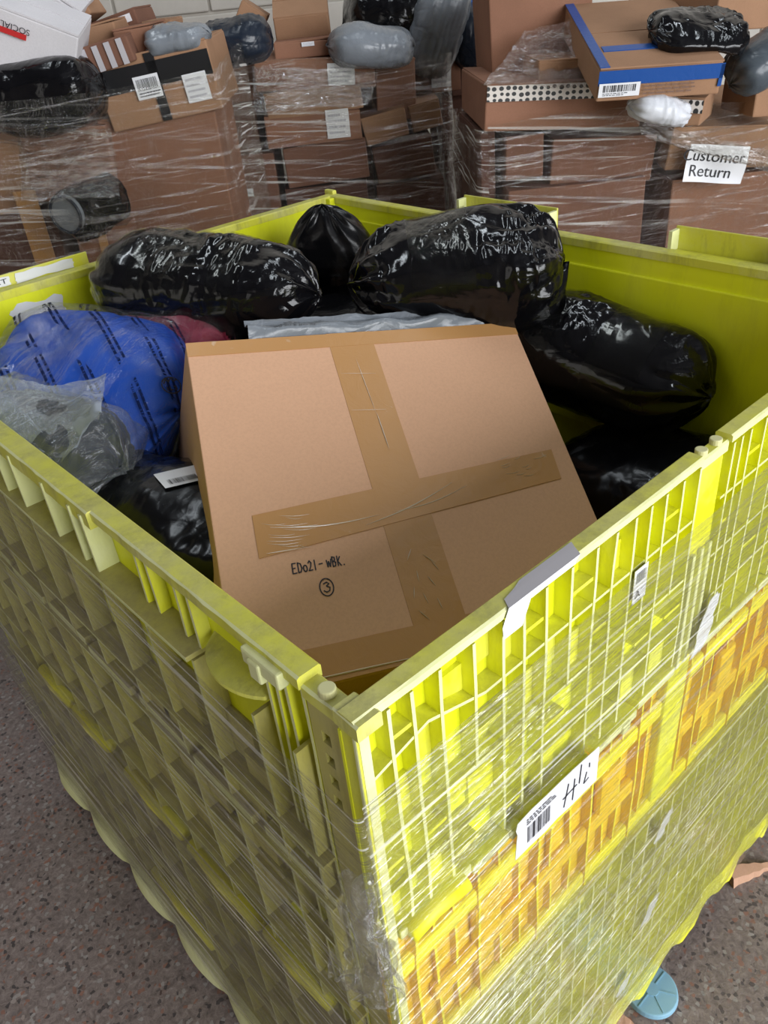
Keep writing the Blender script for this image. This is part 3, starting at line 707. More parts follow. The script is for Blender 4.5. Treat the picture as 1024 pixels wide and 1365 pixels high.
def projector(root, d, lift=.0015):
    bv = root_bvh[root.name]; d = V(d).normalized()
    def f(p):
        h = bv.ray_cast(V(p)-d*.4, d)
        return (h[0]-d*lift) if h[0] is not None else V(p)
    return f
BG = 'black parcels piled in the crate'
def ends(e1, e2): e1, e2 = V(e1), V(e2); return (e1+e2)/2, (e2-e1).normalized(), (e2-e1).length
c, ax, L = ends((.365, 1.10, 1.135), (.585, .765, 1.105))
make_bag('black_parcel', 'long black tape-wrapped parcel on the left, lying along the far edge of the crate', 'parcel', M['black'], c, ax, (-.25, -.25, 1), L, .088, .072, seed=1, p=4.2, end=.55, taper=.13, tapes=((-.95, -.62, -40, 215), (-.52, .05, 25, 165), (.18, .42, -40, 215)), wr=.0045, sq=.75)
c, ax, L = ends((.635, .735, 1.115), (.895, .505, 1.12))
make_bag('black_parcel', 'plump black parcel with a crimped right end, in front of the far right wall', 'parcel', M['black'], c, ax, (-.25, -.3, 1), L, .10, .080, seed=2, p=2.9, end=.6, taper=-.16, sq=.72, tapes=((-.45, .12, 30, 160),), wr=.007, pleat=.013)
c, ax, L = ends((.85, .66, 1.0), (.90, .225, .955))
make_bag('black_parcel', 'shiny black tape-wrapped parcel sloping down on the right behind the carton', 'parcel', M['black'], c, ax, (-.45, -.1, 1), L, .095, .078, seed=3, p=4, sq=.75, end=.6, tapes=((-.6, -.1, 40, 150), (.2, .6, 10, 170)), wr=.005)
make_bag('black_parcel', 'pointed black parcel standing upright at the far corner', 'parcel', M['black2'], (.80, 1.0, 1.05), (-.12, -.10, 1), (-1, -1, 0), .26, .105, .075, seed=4, p=3, end=.25, taper=.42, wr=.003, lump=.006, sq=.8)
make_bag('black_parcel', 'dull black parcel deep in the right corner, right of the carton', 'parcel', M['black2'], (.825, .25, .80), (.25, -1, .05), (-.2, 0, 1), .38, .12, .10, seed=5, p=3, wr=.004, lump=.02)
r6, _ = make_bag('black_parcel', 'black parcel with a white barcode label, left of the carton', 'parcel', M['black2'], (.170, .64, .905), (.20, -1, .0), (-.1, -.1, 1), .48, .105, .10, seed=6, p=3, wr=.005, lump=.02)
make_bag('black_parcel', 'small dark clear-wrapped bundle tucked beside the right wall', 'parcel', M['black'], (.885, .115, .905), (1, .3, .2), (0, 0, 1), .11, .04, .035, seed=7, p=3, lite=True)
make_bag('black_parcel', 'black parcel lying underneath the shiny ones in the middle', 'parcel', M['black2'], (.62, .86, .93), (1, -.3, 0), (0, 0, 1), .50, .17, .11, seed=8, p=3, lite=True)
make_bag('black_parcel', 'flat black parcel beneath the blue one on the far left', 'parcel', M['black2'], (.28, .95, .84), (1, .2, 0), (0, 0, 1), .46, .20, .12, seed=9, p=3, lite=True)
make_bag('black_parcel', 'black parcel at the bottom of the gap under the carton', 'parcel', M['black2'], (.50, .35, .42), (1, .2, 0), (0, 0, 1), .76, .27, .13, seed=10, p=4, lite=True)
make_bag('black_parcel', 'black parcel low in the back half of the crate', 'parcel', M['black2'], (.50, .90, .60), (1, 0, 0), (0, 0, 1), .84, .25, .14, seed=11, p=4, lite=True)
# label on the left black parcel
def proj_label(root, c, ux, uy, w_, h_, d, name='label', mat=None, n=8, lift=.003):
    f = projector(root, d, lift); ux = V(ux).normalized(); uy = V(uy).normalized(); vs = []
    for i in range(n+1):
        for j in range(n+1): vs.append(f(V(c)+ux*w_*(i/n-.5)+uy*h_*(j/n-.5)))
    fs = [(i*(n+1)+j, (i+1)*(n+1)+j, (i+1)*(n+1)+j+1, i*(n+1)+j+1) for i in range(n) for j in range(n)]
    return mesh(name, vs, fs, mat or M['paper'], root, smooth=True), f
VD = (V((.2, .6, .95))-CAM).normalized()
cl = V((.196, .606, 1.0)); ux = V((.77, -.55, .12)); uy = V((-.2, .3, .6))
l6, f6 = proj_label(r6, cl, ux, uy, .056, .026, VD, lift=.006)
f6b = projector(r6, VD, .009)
barcode(cl-uy.normalized()*.005, ux.normalized(), uy.normalized(), .038, .008, V((0, 0, 0)), l6, 3, proj=f6b)

# blue parcel: cloth inside a printed clear poly bag
def m_print(name, basemat_tint):
    m = M['clear'].copy(); m.name = name; nt = m.node_tree; out = nt.nodes['Material Output']; src = out.inputs[0].links[0].from_socket
    tc = N(nt, 'ShaderNodeTexCoord'); mp = N(nt, 'ShaderNodeMapping'); mp.inputs['Rotation'].default_value = (0, 0, basemat_tint); nt.links.new(tc.outputs['Object'], mp.inputs[0])
    s = N(nt, 'ShaderNodeSeparateXYZ'); nt.links.new(mp.outputs[0], s.inputs[0])
    fr_ = math_(nt, 'FRACT', math_(nt, 'MULTIPLY', s.outputs[1], 1/.052)); l1 = math_(nt, 'LESS_THAN', fr_, .085); l2 = math_(nt, 'MULTIPLY', math_(nt, 'GREATER_THAN', fr_, .17), math_(nt, 'LESS_THAN', fr_, .25))
    ln = math_(nt, 'ADD', l1, l2)
    a = N(nt, 'ShaderNodeMapping'); a.inputs['Scale'].default_value = (520, 60, 1); nt.links.new(mp.outputs[0], a.inputs[0])
    g = math_(nt, 'GREATER_THAN', noise_(nt, a.outputs[0], 1, 1), .42)
    a2 = N(nt, 'ShaderNodeMapping'); a2.inputs['Scale'].default_value = (14, 22, 1); nt.links.new(mp.outputs[0], a2.inputs[0])
    g2 = math_(nt, 'GREATER_THAN', noise_(nt, a2.outputs[0], 1, 1), .44)
    fac = math_(nt, 'MULTIPLY', math_(nt, 'MULTIPLY', ln, g), math_(nt, 'MULTIPLY', g2, .85))
    df = N(nt, 'ShaderNodeBsdfDiffuse'); df.inputs[0].default_value = (.008, .012, .04, 1)
    ms = N(nt, 'ShaderNodeMixShader'); nt.links.new(fac, ms.inputs[0]); nt.links.new(src, ms.inputs[1]); nt.links.new(df.outputs[0], ms.inputs[2]); nt.links.new(ms.outputs[0], out.inputs[0])
    return m
M['clearprint'] = m_print('clear_poly_printed', math.radians(102))
c, ax, L = ends((.115, 1.04, 1.035), (.300, .775, 1.005))
rb_, _ = make_bag('blue_parcel', 'bright blue clothing parcel in a clear printed bag, far left of the crate', 'parcel', M['bluecloth'], c, ax, (-.35, -.45, 1), L, .155, .075, seed=12, p=4, end=.7, part='folded_cloth', lump=.016, wr=.004)
vs, fs, uv = bag_geo(c, ax, (-.35, -.45, 1), L*1.05, .162, .082, seed=12, p=4, end=.8, lump=.016, wr=.005, pleat=.01, offs=.003)
mesh('poly_bag', vs, fs, M['clearprint'], rb_, smooth=True, uv=uv); root_bvh[rb_.name] = BVHTree.FromPolygons(vs, fs)
fb = projector(rb_, (V((.3, .78, 1.05))-CAM), .006)
cb_ = V((.290, .765, 1.055)); ux, uy = V((.9, -.35, -.1)).normalized(), V((.1, .45, .75)).normalized()
g = ribbon([arc(0, 0, .0135, .0125, -200, 150, 22), [(-.010, .004), (-.005, .010), (-.002, .006), (.002, .011), (.005, .006), (.010, .008)], [(-.007, -.002), (-.007, -.007)], [(-.003, -.002), (-.003, -.007), (0, -.007)], [(.003, -.002), (.006, -.002), (.006, -.007), (.003, -.007)]], .0020, cb_, ux, uy, fb)
g.build('printed_mark', M['ink'], rb_, recalc=False)

# grey clear bag with dark content and a cloudy folded flap
c, ax, L = ends((.045, .92, 1.03), (.135, .695, 1.0))
rg, _ = make_bag('clear_bagged_garment', 'dark garment in a cloudy clear bag at the left rim of the crate', 'parcel', M['darkcloth'], c+V((.015, 0, -.005)), ax, (-.5, -.3, 1), L*.96, .075, .06, seed=14, p=4, part='dark_cloth', lump=.014)
vs, fs, uv = bag_geo(c+V((.015, 0, 0)), ax, (-.5, -.3, 1), L*1.12, .088, .070, seed=15, p=5, end=.8, lump=.010, wr=.006, pleat=.012)
mesh('poly_bag', vs, fs, M['cleargrey'], rg, smooth=True, uv=uv)
vs = []; fs = []; uv = []
for i in range(41):
    for j in range(25):
        u = i/40; v_ = j/24; p_ = V((.02+.155*u, .93-.20*u, 1.088))+V((-.07, -.10, -.035))*(v_-.35)
        top = .018*math.sin(u*7)+.020*noise.noise(V((u*4, v_*3, 1)))+.008*abs(noise.noise(V((u*14, v_*5, 4))))
        p_ += V((.3, .3, 1))*(top*(.4+v_))*(1 if u < .85 else 1.5)
        vs.append(p_); uv.append((u*.3, v_*.15))
for i in range(40):
    for j in range(24): a = i*25+j; fs.append((a, a+1, a+26, a+25))
mesh('bag_flap', vs, fs, M['flap'], rg, smooth=True, uv=uv)['label'] = 'cloudy folded-over bag opening'

# dark red parcel under the long black one
c, ax, L = ends((.335, 1.03, 1.075), (.43, .83, 1.05))
rr_, _ = make_bag('red_parcel', 'dark red clothing in a clear bag beneath the long black parcel', 'parcel', M['redcloth'], c, ax, (-.3, -.3, 1), L, .06, .04, seed=16, p=4, part='folded_cloth', lump=.012)
vs, fs, uv = bag_geo(c, ax, (-.3, -.3, 1), L*1.15, .07, .046, seed=17, p=5, end=.8, lump=.01, wr=.006, pleat=.01); mesh('poly_bag', vs, fs, M['clear'], rr_, smooth=True, uv=uv)

# silver grey printed mailer lying behind the carton's top edge
TL, TR, BR_, BL = V((.287, .682, 1.142)), V((.781, .514, 1.050)), V((.543, .111, .823)), V((.049, .279, .915))
Uv = (TR-TL); Wv = (BL-TL); Nn = -Uv.cross(Wv).normalized()
if Nn.z < 0: Nn = -Nn
Wn = Wv.normalized(); Un = Uv.normalized()
pm = thing('grey_mailer', 'silver grey printed mailing bag lying behind the top edge of the carton', 'mailing bag', TL+Uv*.5-Wn*.06)
vs = []; fs = []; uv = []
for side in (0, 1):
    for i in range(61):
        for j in range(17):
            s_, t_ = i/60, j/16
            base = TL+Uv*(.17+.80*s_)-Wn*(.004+.045*t_)+Nn*(-.012+.016*math.sin(math.pi*min(1, t_*1.2+.15))+.006*noise.noise(V((s_*9, t_*3, 2)))+.003*abs(noise.noise(V((s_*25, t_*8, 2)))))
            vs.append(base-Nn*(.0 if side == 0 else .012*math.sin(math.pi*t_)*math.sin(math.pi*s_)+.0006)); uv.append((s_*.5, t_*.09))
for side in (0, 1):
    o_ = side*61*17
    for i in range(60):
        for j in range(16): a = o_+i*17+j; fs.append((a, a+1, a+18, a+17) if side == 0 else (a, a+17, a+18, a+1))
mesh('mailer_body', vs, fs, M['greypoly'], pm, smooth=True, uv=uv)
bvh = BVHTree.FromPolygons(vs, fs); root_bvh[pm.name] = bvh
fp = projector(pm, -Nn, .002)
for k, (s_, t_) in enumerate([(.30, .25), (.32, .5), (.34, .72)]):
    text('printed_line', 'FRAGILE PARCEL ' if k == 5 else 'wll eu ll inu llz', .007, TL+Uv*s_-Wn*(.004+.045*t_), Un, -Wn, M['ink'], pm, sx=1.6, proj=fp)

# ---------------------------------------------------------------- the big carton
big = thing('cardboard_carton', 'large square brown carton with handwriting, tilted on top of the crate', 'box', (TL+BR_)/2-Nn*.3)
def P3(s_, t_, h=0.): return TL+Uv*s_+Wv*t_+Nn*h
def slab8(b, s0, s1, t0, t1, h0, h1, m=0): b.hexa([P3(s0, t0, h0), P3(s0, t1, h0), P3(s1, t1, h0), P3(s1, t0, h0), P3(s0, t0, h1), P3(s0, t1, h1), P3(s1, t1, h1), P3(s1, t0, h1)], m)
b = MB(); slab8(b, 0, 1, 0, 1, -.27, -.004); b.build('body', M['card'], big, bevel=.003)
b = MB(); slab8(b, 0, .4625, 0, 1, -.004, 0); b.build('flap', M['card'], big, bevel=.0015)
b = MB(); slab8(b, .4650, 1, 0, 1, -.004, 0); b.build('flap', M['card'], big, bevel=.0015)
def tape_quad(q, name='tape', th=.0005, n=24):
    (a, e, g_, h_) = q; vs = []; fs = []
    for i in range(n+1):
        t = i/n
        l = (a[0]+(h_[0]-a[0])*t, a[1]+(h_[1]-a[1])*t); r = (e[0]+(g_[0]-e[0])*t, e[1]+(g_[1]-e[1])*t); k = th+.0004*abs(noise.noise(V((t*14, a[0]*9, 0))))
        vs += [P3(*l, .0001), P3(*l, k), P3(*r, k), P3(*r, .0001)]
    for i in range(n):
        for k in range(4): a_ = i*4+k; c_ = i*4+(k+1) % 4; fs.append((a_, c_, c_+4, a_+4))
    return mesh(name, vs, fs, M['tape'], big, recalc=True)
tape_quad([(.388, -.002), (.520, -.002), (.546, 1.0), (.413, 1.0)], th=.0005)
tape_quad([(.093, .560), (.092, .676), (.942, .589), (.948, .490)], th=.0010)
tape_quad([(0.0, 0.0), (0.0, .048), (1.0, .050), (1.0, 0.0)], th=.0008)
tape_quad([(0.0, .915), (0.0, 1.0), (1.0, 1.0), (1.0, .915)], th=.0008)
# long creases in the tape as thin raised folds, glints put into their paler colour
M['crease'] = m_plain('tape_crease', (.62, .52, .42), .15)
rc = random.Random(12); b = MB()
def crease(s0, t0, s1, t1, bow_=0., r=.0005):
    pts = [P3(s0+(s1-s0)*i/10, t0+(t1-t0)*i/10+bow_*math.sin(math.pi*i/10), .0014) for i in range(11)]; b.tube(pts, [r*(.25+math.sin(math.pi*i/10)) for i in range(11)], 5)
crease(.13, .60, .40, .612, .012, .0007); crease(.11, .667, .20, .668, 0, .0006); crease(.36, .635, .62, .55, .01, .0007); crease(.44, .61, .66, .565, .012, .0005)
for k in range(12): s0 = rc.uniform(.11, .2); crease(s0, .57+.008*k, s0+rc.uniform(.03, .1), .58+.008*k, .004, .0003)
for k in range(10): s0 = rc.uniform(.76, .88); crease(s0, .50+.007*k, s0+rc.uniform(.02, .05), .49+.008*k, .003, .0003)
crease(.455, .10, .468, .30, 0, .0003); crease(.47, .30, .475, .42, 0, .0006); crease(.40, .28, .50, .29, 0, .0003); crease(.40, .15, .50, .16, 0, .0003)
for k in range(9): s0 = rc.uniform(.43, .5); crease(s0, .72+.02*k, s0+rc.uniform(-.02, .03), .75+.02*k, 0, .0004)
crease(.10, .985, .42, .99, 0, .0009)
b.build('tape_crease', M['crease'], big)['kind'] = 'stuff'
# handwriting ED021-WBK. and a circled 3
cc_ = P3(.2265, .7165, .0006); hu = Uv.normalized(); hv = -Wv.normalized()
G = {'E': [[(.8, 1), (.1, 1), (0, 0), (.8, .02)], [(.05, .5), (.6, .52)]], 'D': [[(.1, 0), (.15, 1), (.7, .85), (.85, .4), (.55, .05), (.1, 0)]], '0': [arc(.45, .32, .36, .32, 90, 450, 12)], '2': [[(.1, .8), (.4, 1), (.7, .75), (.5, .4), (.05, .02), (.8, .05)]], '1': [[(.35, 1), (.3, 0)]], '-': [[(.1, .5), (.8, .52)]], 'W': [[(0, .75), (.1, .05), (.4, .6), (.6, .05), (.95, .8)]], 'B': [[(.1, 0), (.15, 1), (.65, .9), (.6, .6), (.2, .52), (.75, .4), (.6, .05), (.1, 0)]], 'K': [[(.1, 0), (.12, 1)], [(.7, .9), (.15, .45), (.7, 0)]], '.': [[(.2, .05), (.32, .0)]]}
lines = []; x = -.034
for ch in 'ED021- WBK.':
    if ch != ' ':
        for ln in G[ch]: lines.append([(x+px*.0062, (py-.5)*.0135) for px, py in ln])
    x += .0066 if ch != ' ' else .004
g = ribbon(lines, .0016, cc_, hu, hv); g.build('handwriting', M['ink'], big, recalc=False)
g = ribbon([arc(0, 0, .0085, .0115, 80, 440, 24), [(-.003, .005), (.001, .0065), (.0035, .004), (0, .0015), (.004, -.001), (.003, -.005), (-.001, -.0065), (-.004, -.004)]], .0015, P3(.232, .778, .0006), hu, hv); g.build('handwriting', M['ink'], big, recalc=False)

# ---------------------------------------------------------------- floor bits
bd = thing('plastic_lid', 'round light blue plastic lid on the floor, half under the crate', 'lid', (.535, -.008, 0))
b = MB(); b.cyl((.535, -.004, .010), .046, .012, n=40, r2=.044); b.build('disc', M['blueplastic'], bd, bevel=.002)
b = MB(); b.cyl((.535, -.004, .0165), .012, .003, n=20)
for k in range(6):
    t = k*math.pi/3; b.box((.535+.026*math.cos(t), -.004+.026*math.sin(t), .0168), (.03, .002, .0012), Matrix.Rotation(t, 3, 'Z'))
b.build('moulded_rib', M['blueplastic'], bd)
for k, (x, y, L_, a, lab) in enumerate([(.86, -.012, .10, -.5, 'splintered pinkish wood chunk under the right end of the crate'), (.455, -.012, .09, -1.3, 'splintered wood end beside the blue lid')]):
    rs = random.Random(k); vs = []; fs = []; n = 9; R_ = Matrix.Rotation(a, 3, 'Z')
    for i in range(n):
        t = i/(n-1); w_ = .018*(1-.75*t)+rs.uniform(-.003, .003); h_ = .026*(1-.7*t)
        for q in ((-w_, 0), (w_, 0), (w_*.8, h_), (-w_*.7, h_*rs.uniform(.7, 1))): vs.append(V((x, y, .0))+R_@V((L_*(t-.4), q[0], q[1])))
    for i in range(n-1):
        for j in range(4): a_ = i*4+j; c_ = i*4+(j+1) % 4; fs.append((a_, c_, c_+4, a_+4))
    fs += [(0, 1, 2, 3), (n*4-1, n*4-2, n*4-3, n*4-4)]
    tagt(mesh('wood_splinter', vs, fs, M['wood'], None, recalc=True), lab, 'wood', GROUPS['wood_splinter'])

# ---------------------------------------------------------------- stacks behind
def spot(px, py, d):
    v = _r2*(px-512)+_d2*(py-682.5)+_f*F; h = v.dot(FW); return v.dot(RT)/h*d, CAM.z+v.z/h*d
KS = .00079
def rot(yaw=0, tilt=0, roll=0):        # about up, across, depth
    return AX @ Matrix.Rotation(math.radians(yaw), 3, 'Z') @ Matrix.Rotation(math.radians(tilt), 3, 'X') @ Matrix.Rotation(math.radians(roll), 3, 'Y')
def carton(label, rect, d, depth, mat='cardA', yaw=0, tilt=0, roll=0, group='cartons in the wrapped stacks', tapes=(), decals=None, name='carton', zmin=None, cat='box', ztop=None):
    x0, y0, x1, y1 = rect; r, z = spot((x0+x1)/2, (y0+y1)/2, d); w_, h_ = (x1-x0)*KS*d, (y1-y0)*KS*d
    if zmin is not None: top = ztop or z+h_/2; h_ = top-zmin; z = zmin+h_/2
    A = rot(yaw, tilt, roll); c = RD(r, d, z)+A@V((0, depth/2, 0))
    root = thing(name, label, cat, c-V((0, 0, h_/2)))
    sk = random.Random(label)
    b = MB(); c8 = []
    for p in [(-1, -1, -1), (1, -1, -1), (1, 1, -1), (-1, 1, -1), (-1, -1, 1), (1, -1, 1), (1, 1, 1), (-1, 1, 1)]:
        c8.append(c+A@V((p[0]*w_/2+sk.uniform(-.003, .003), p[1]*depth/2, p[2]*h_/2+sk.uniform(-.003, .003))))
    b.hexa(c8); body = b.build('body', M[mat], root, bevel=.004)
    # two top flaps, a seam between them
    for s_ in (-1, 1):
        b = MB(); b.box(c+A@V((0, s_*(depth/4+.001), h_/2+.0015)), (w_*.99, depth/2-.003, .004), A); b.build('flap', M[mat], root)
    for t in tapes:                      # (face, centre u, centre v, size u, size v, material)
        fc, u, v_, su, sv, tm = t
        if fc == 'f': b = MB(); b.box(c+A@V((u*w_, -depth/2-.0035, v_*h_)), (su*w_, .002, sv*h_), A)
        else: b = MB(); b.box(c+A@V((u*w_, v_*depth, h_/2+.0045)), (su*w_, sv*depth, .002), A)
        b.build('tape', M[tm], root)
    ux, uz, nn = A@V((1, 0, 0)), A@V((0, 0, 1)), A@V((0, -1, 0))
    def fp_(u, v_, lift=.006): return c+ux*u*w_+uz*v_*h_+nn*(depth/2+lift)
    if decals: decals(root, fp_, ux, uz, nn, w_, h_)
    return root
def lab(root, p, ux, uz, nn, w_, h_, bar=True, seed=1, n=4, mat='paper'):
    l = paper(p, ux, uz, w_, h_, root, 'label', M[mat], nrm=nn)
    if bar: barcode(p+uz*h_*.12, ux, uz, w_*.8, h_*.5, nn*.0012, l, seed); lines_print(p-uz*h_*.3, ux, uz, w_*.8, h_*.25, 2, nn*.0012, l, seed, M['ink'])
    elif n: lines_print(p, ux, uz, w_*.8, h_*.8, n, nn*.0012, l, seed, M['gaugey'])
M['gaugey'] = m_plain('grey_print', (.45, .45, .5), .6)
dA = 2.25
def d_print(root, f, ux, uz, nn, w_, h_):
    text('printed_word', 'FRAGILE', .03, f(.22, -.22), -ux, -uz, M['inkb'], root, sx=1.1); text('printed_word', 'THIS SIDE UP', .014, f(.22, -.14), -ux, -uz, M['inkb'], root)
    b = MB(); b.tube([f(.38, -.38), f(.38, -.35)], .006, 6); b.build('printed_mark', M['inkb'], root)
carton('big plain brown carton with faint upside-down print, leftmost stack above the crate rim', (153, 152, 318, 420), dA, .42, 'cardA', roll=0, decals=d_print, zmin=.51)
def d_lab2(root, f, ux, uz, nn, w_, h_):
    lab(root, f(-.08, .04, .0075), ux, uz, nn, .062, .050, seed=2); lab(root, f(.33, -.12), ux, uz, nn, .058, .062, bar=False, seed=3)
carton('brown carton with black tape cross and two white labels, top of the left stack', (132, 74, 290, 158), dA-.02, .40, 'cardC', tapes=(('f', 0, .20, 1, .36, 'blacktape'), ('f', 0, 0, .085, 1, 'blacktape')), decals=d_lab2, zmin=None, roll=-6)
carton('brown carton under glaring film at the left stack\'s shoulder', (32, 172, 152, 268), dA-.03, .36, 'cardA', roll=4)
carton('lower brown carton with a strip of tape, just above the left rim', (104, 298, 184, 420), dA-.10, .09, 'cardA', tapes=(('f', -.0, 0, .16, 1, 'tape'),), zmin=.51, roll=2)
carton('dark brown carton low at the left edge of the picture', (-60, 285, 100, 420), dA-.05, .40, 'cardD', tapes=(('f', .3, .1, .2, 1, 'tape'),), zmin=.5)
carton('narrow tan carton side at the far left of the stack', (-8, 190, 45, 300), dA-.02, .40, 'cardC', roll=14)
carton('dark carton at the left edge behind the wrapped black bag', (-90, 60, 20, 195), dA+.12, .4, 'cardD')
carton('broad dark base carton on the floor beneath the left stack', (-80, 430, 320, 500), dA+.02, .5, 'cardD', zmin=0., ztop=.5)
def d_soc(root, f, ux, uz, nn, w_, h_):
    text('printed_word', 'SOCIAL', .018, f(-.20, .30, .008), -ux, -uz, M['ink'], root); b = MB(); b.box(f(-.22, .20, .007), (.055, .001, .012), Matrix((ux, nn, uz)).transposed()); b.build('printed_bar', M['red'], root)
    text('printed_word', 'ALERT', .018, f(.30, -.20, .008), (uz*.85+ux*.5), (-ux*.85+uz*.5), M['red'], root)
carton('white carton with red printing, leaning on top of the left stack', (-12, 30, 98, 108), dA-.12, .16, 'cardW', roll=26, tilt=12, decals=d_soc, name='white_carton')
def d_red(root, f, ux, uz, nn, w_, h_):
    for u, m_, ww in ((0, 'red', .10), (-.3, 'yel', .0)):
        if ww: b = MB(); b.box(f(0, -.42, .006), (w_*.98, .001, h_*.14), Matrix((ux, nn, uz)).transposed()); b.build('printed_stripe', M[m_], root)
    b = MB(); b.box(f(0, .1, .006), (w_*.25, .001, h_*.12), Matrix((ux, nn, uz)).transposed()); b.build('printed_stripe', M['yel'], root)
carton('white box with a red stripe along its edge at the top left corner', (12, -12, 98, 40), dA+.08, .20, 'cardW', roll=40, tilt=10, decals=d_red, name='white_carton')
carton('small tan carton tipped up behind the white ones', (62, -14, 112, 34), dA+.18, .16, 'cardC', roll=-28)
carton('flat tan carton end on the left stack, beside the white carton', (100, 36, 156, 60), dA+.06, .24, 'cardC', roll=-8)
carton('thin brown carton with a white top label, behind the flat tan one', (108, 26, 186, 44), dA+.22, .24, 'cardB', roll=-12, decals=lambda r_, f, ux, uz, nn, w_, h_: lab(r_, f(.1, .1), ux, uz, nn, w_*.6, h_*.5, bar=False, n=0))
carton('brown carton with wrapped corner left of the bubble parcel', (155, 40, 206, 76), dA+.02, .22, 'cardA', roll=-4)
carton('low carton crossed by grey tape strips, beside the white carton', (100, 60, 178, 92), dA-.04, .24, 'cardB', roll=-10, tapes=tuple(('f', -.32+.22*k, 0, .10, .96, 'paperg') for k in range(4)))
carton('thin flat brown carton lying at the back of the left stack', (186, 30, 228, 38), dA+.25, .2, 'cardC')
def pbag(label, rect, d, mat, depth=.10, yaw=0, tilt=0, roll=0, name='parcel_bag', seed=1, **k):
    x0, y0, x1, y1 = rect; r, z = spot((x0+x1)/2, (y0+y1)/2, d); w_, h_ = (x1-x0)*KS*d, (y1-y0)*KS*d; A = rot(yaw, tilt, roll)
    k.setdefault('p', 4); k.setdefault('end', .7); k.setdefault('lite', True)
    return make_bag(name, label, k.pop('cat', 'bag'), M[mat], RD(r, d, z), A@V((1, 0, 0)), A@V((0, 0, 1)), w_*1.08, depth, h_*.56, seed=seed, **k)[0]
pbag('grey bubble-wrapped parcel on top of the left stack', (198, 38, 278, 68), dA+.05, 'greypoly', .09, seed=30, roll=-4)
pbag('black bag bulging out of the left stack under the white carton', (-20, 84, 136, 168), dA-.06, 'black', .12, seed=31)
pbag('dark navy bag between the left and middle stacks', (268, 30, 360, 82), 2.75, 'navy', .12, seed=32)
# rolled bundle with a round clear end
r_, z_ = spot(125, 275, dA-.14); A = rot(12, 0, -14)
rl = make_bag('rolled_bundle', 'dark rolled bundle with a round clear end, strapped low on the left stack', 'roll', M['black'], RD(r_, dA-.14, z_), A@V((1, 0, 0)), A@V((0, 0, 1)), .17, .062, .062, seed=33, p=6, end=.9, lite=True)[0]
e_ = RD(*[spot(90, 285, dA-.22)[0], dA-.22, spot(90, 285, dA-.22)[1]])
b = MB(); b.cyl(e_, .044, .014, A@V((-.55, -.8, .1)), 32, r2=.040); b.build('round_end', M['greypoly'], rl, bevel=.003)
b = MB(); a_ = (A@V((-.55, -.8, .1))).normalized(); o1 = a_.orthogonal().normalized(); o2 = a_.cross(o1)
ring = [e_+a_*.008+(o1*math.cos(t)+o2*math.sin(t))*.042 for t in [2*math.pi*i/32 for i in range(33)]]; b.tube(ring, .004, 8); b.build('end_ring', M['navy'], rl, smooth=True)

dB = 2.95
def one_lab(u, v_, w2, h2, bar=False, seed=1, mat='paper'): return lambda root, f, ux, uz, nn, w_, h_: lab(root, f(u, v_), ux, uz, nn, w2, h2, bar=bar, seed=seed, mat=mat)
carton('narrow brown carton on the left side of the middle stack, upper one', (284, 80, 344, 134), dB+.02, .4, 'cardB')
carton('wide brown carton with a label at its right end, top row of the middle stack', (338, 82, 502, 118), dB-.05, .45, 'cardA', roll=3, decals=one_lab(.22, .0, .085, .062))
carton('wide tan carton in the second row of the middle stack', (350, 118, 486, 152), dB-.05, .45, 'cardC', roll=-3)
carton('brown carton with a white label, third row of the middle stack', (350, 152, 486, 192), dB-.05, .45, 'cardA', decals=one_lab(.26, .1, .075, .085))
carton('tall dull carton at the right of the middle stack', (500, 84, 556, 158), dB+.05, .4, 'cardA', roll=3)
carton('small tan carton wedged under the tall dull one', (482, 152, 546, 188), dB-.02, .3, 'cardC', roll=-9)
carton('small tan carton at the right shoulder of the middle stack', (546, 138, 590, 172), dB+.04, .3, 'cardC', roll=-9)
carton('dull carton below the narrow one, left of the middle stack', (290, 136, 346, 204), dB+.03, .4, 'cardD')
def d_redl(root, f, ux, uz, nn, w_, h_):
    lab(root, f(.15, -.25), ux, uz, nn, .05, .028, bar=False, n=0, mat='redl'); lab(root, f(-.35, .15), ux, uz, nn, .03, .04, bar=False, n=0); lab(root, f(-.15, .3), ux, uz, nn, .025, .025, bar=False, n=1)
M['redl'] = m_plain('pink_red_label', (.55, .16, .17), .6)
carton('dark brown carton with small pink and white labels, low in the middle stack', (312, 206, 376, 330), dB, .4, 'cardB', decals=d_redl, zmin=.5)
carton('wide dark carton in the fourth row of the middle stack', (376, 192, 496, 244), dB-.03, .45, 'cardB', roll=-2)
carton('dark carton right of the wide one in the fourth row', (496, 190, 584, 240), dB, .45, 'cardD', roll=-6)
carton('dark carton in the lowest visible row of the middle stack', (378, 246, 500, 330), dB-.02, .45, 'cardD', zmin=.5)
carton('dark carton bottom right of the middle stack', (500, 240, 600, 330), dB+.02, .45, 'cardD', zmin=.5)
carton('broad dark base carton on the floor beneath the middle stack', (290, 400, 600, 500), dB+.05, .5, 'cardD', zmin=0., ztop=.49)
carton('flat brown carton propped on top of the middle stack', (366, 22, 440, 56), dB+.10, .20, 'cardC', tilt=25)
carton('brown parcel wrapped in clear tape on top of the middle stack', (366, 56, 442, 76), dB+.0, .26, 'cardA', decals=one_lab(.1, .3, .04, .012))
carton('small brown carton corner sticking up behind the navy bag', (316, 12, 352, 38), dB+.15, .15, 'cardC', roll=35)
pbag('cloudy grey plastic bag slumped on the middle stack, right of the brown carton', (440, 38, 548, 84), dB-.02, 'greypoly', .14, seed=34, roll=6)
dC = 3.45
pbag('black bin bag on the rear stack at the top centre', (462, -22, 590, 72), dC-.1, 'black', .2, seed=35)
pbag('translucent grey plastic sheet bag hanging right of the black bin bag', (548, -30, 618, 88), dC-.25, 'greypoly', .12, seed=36, roll=20)
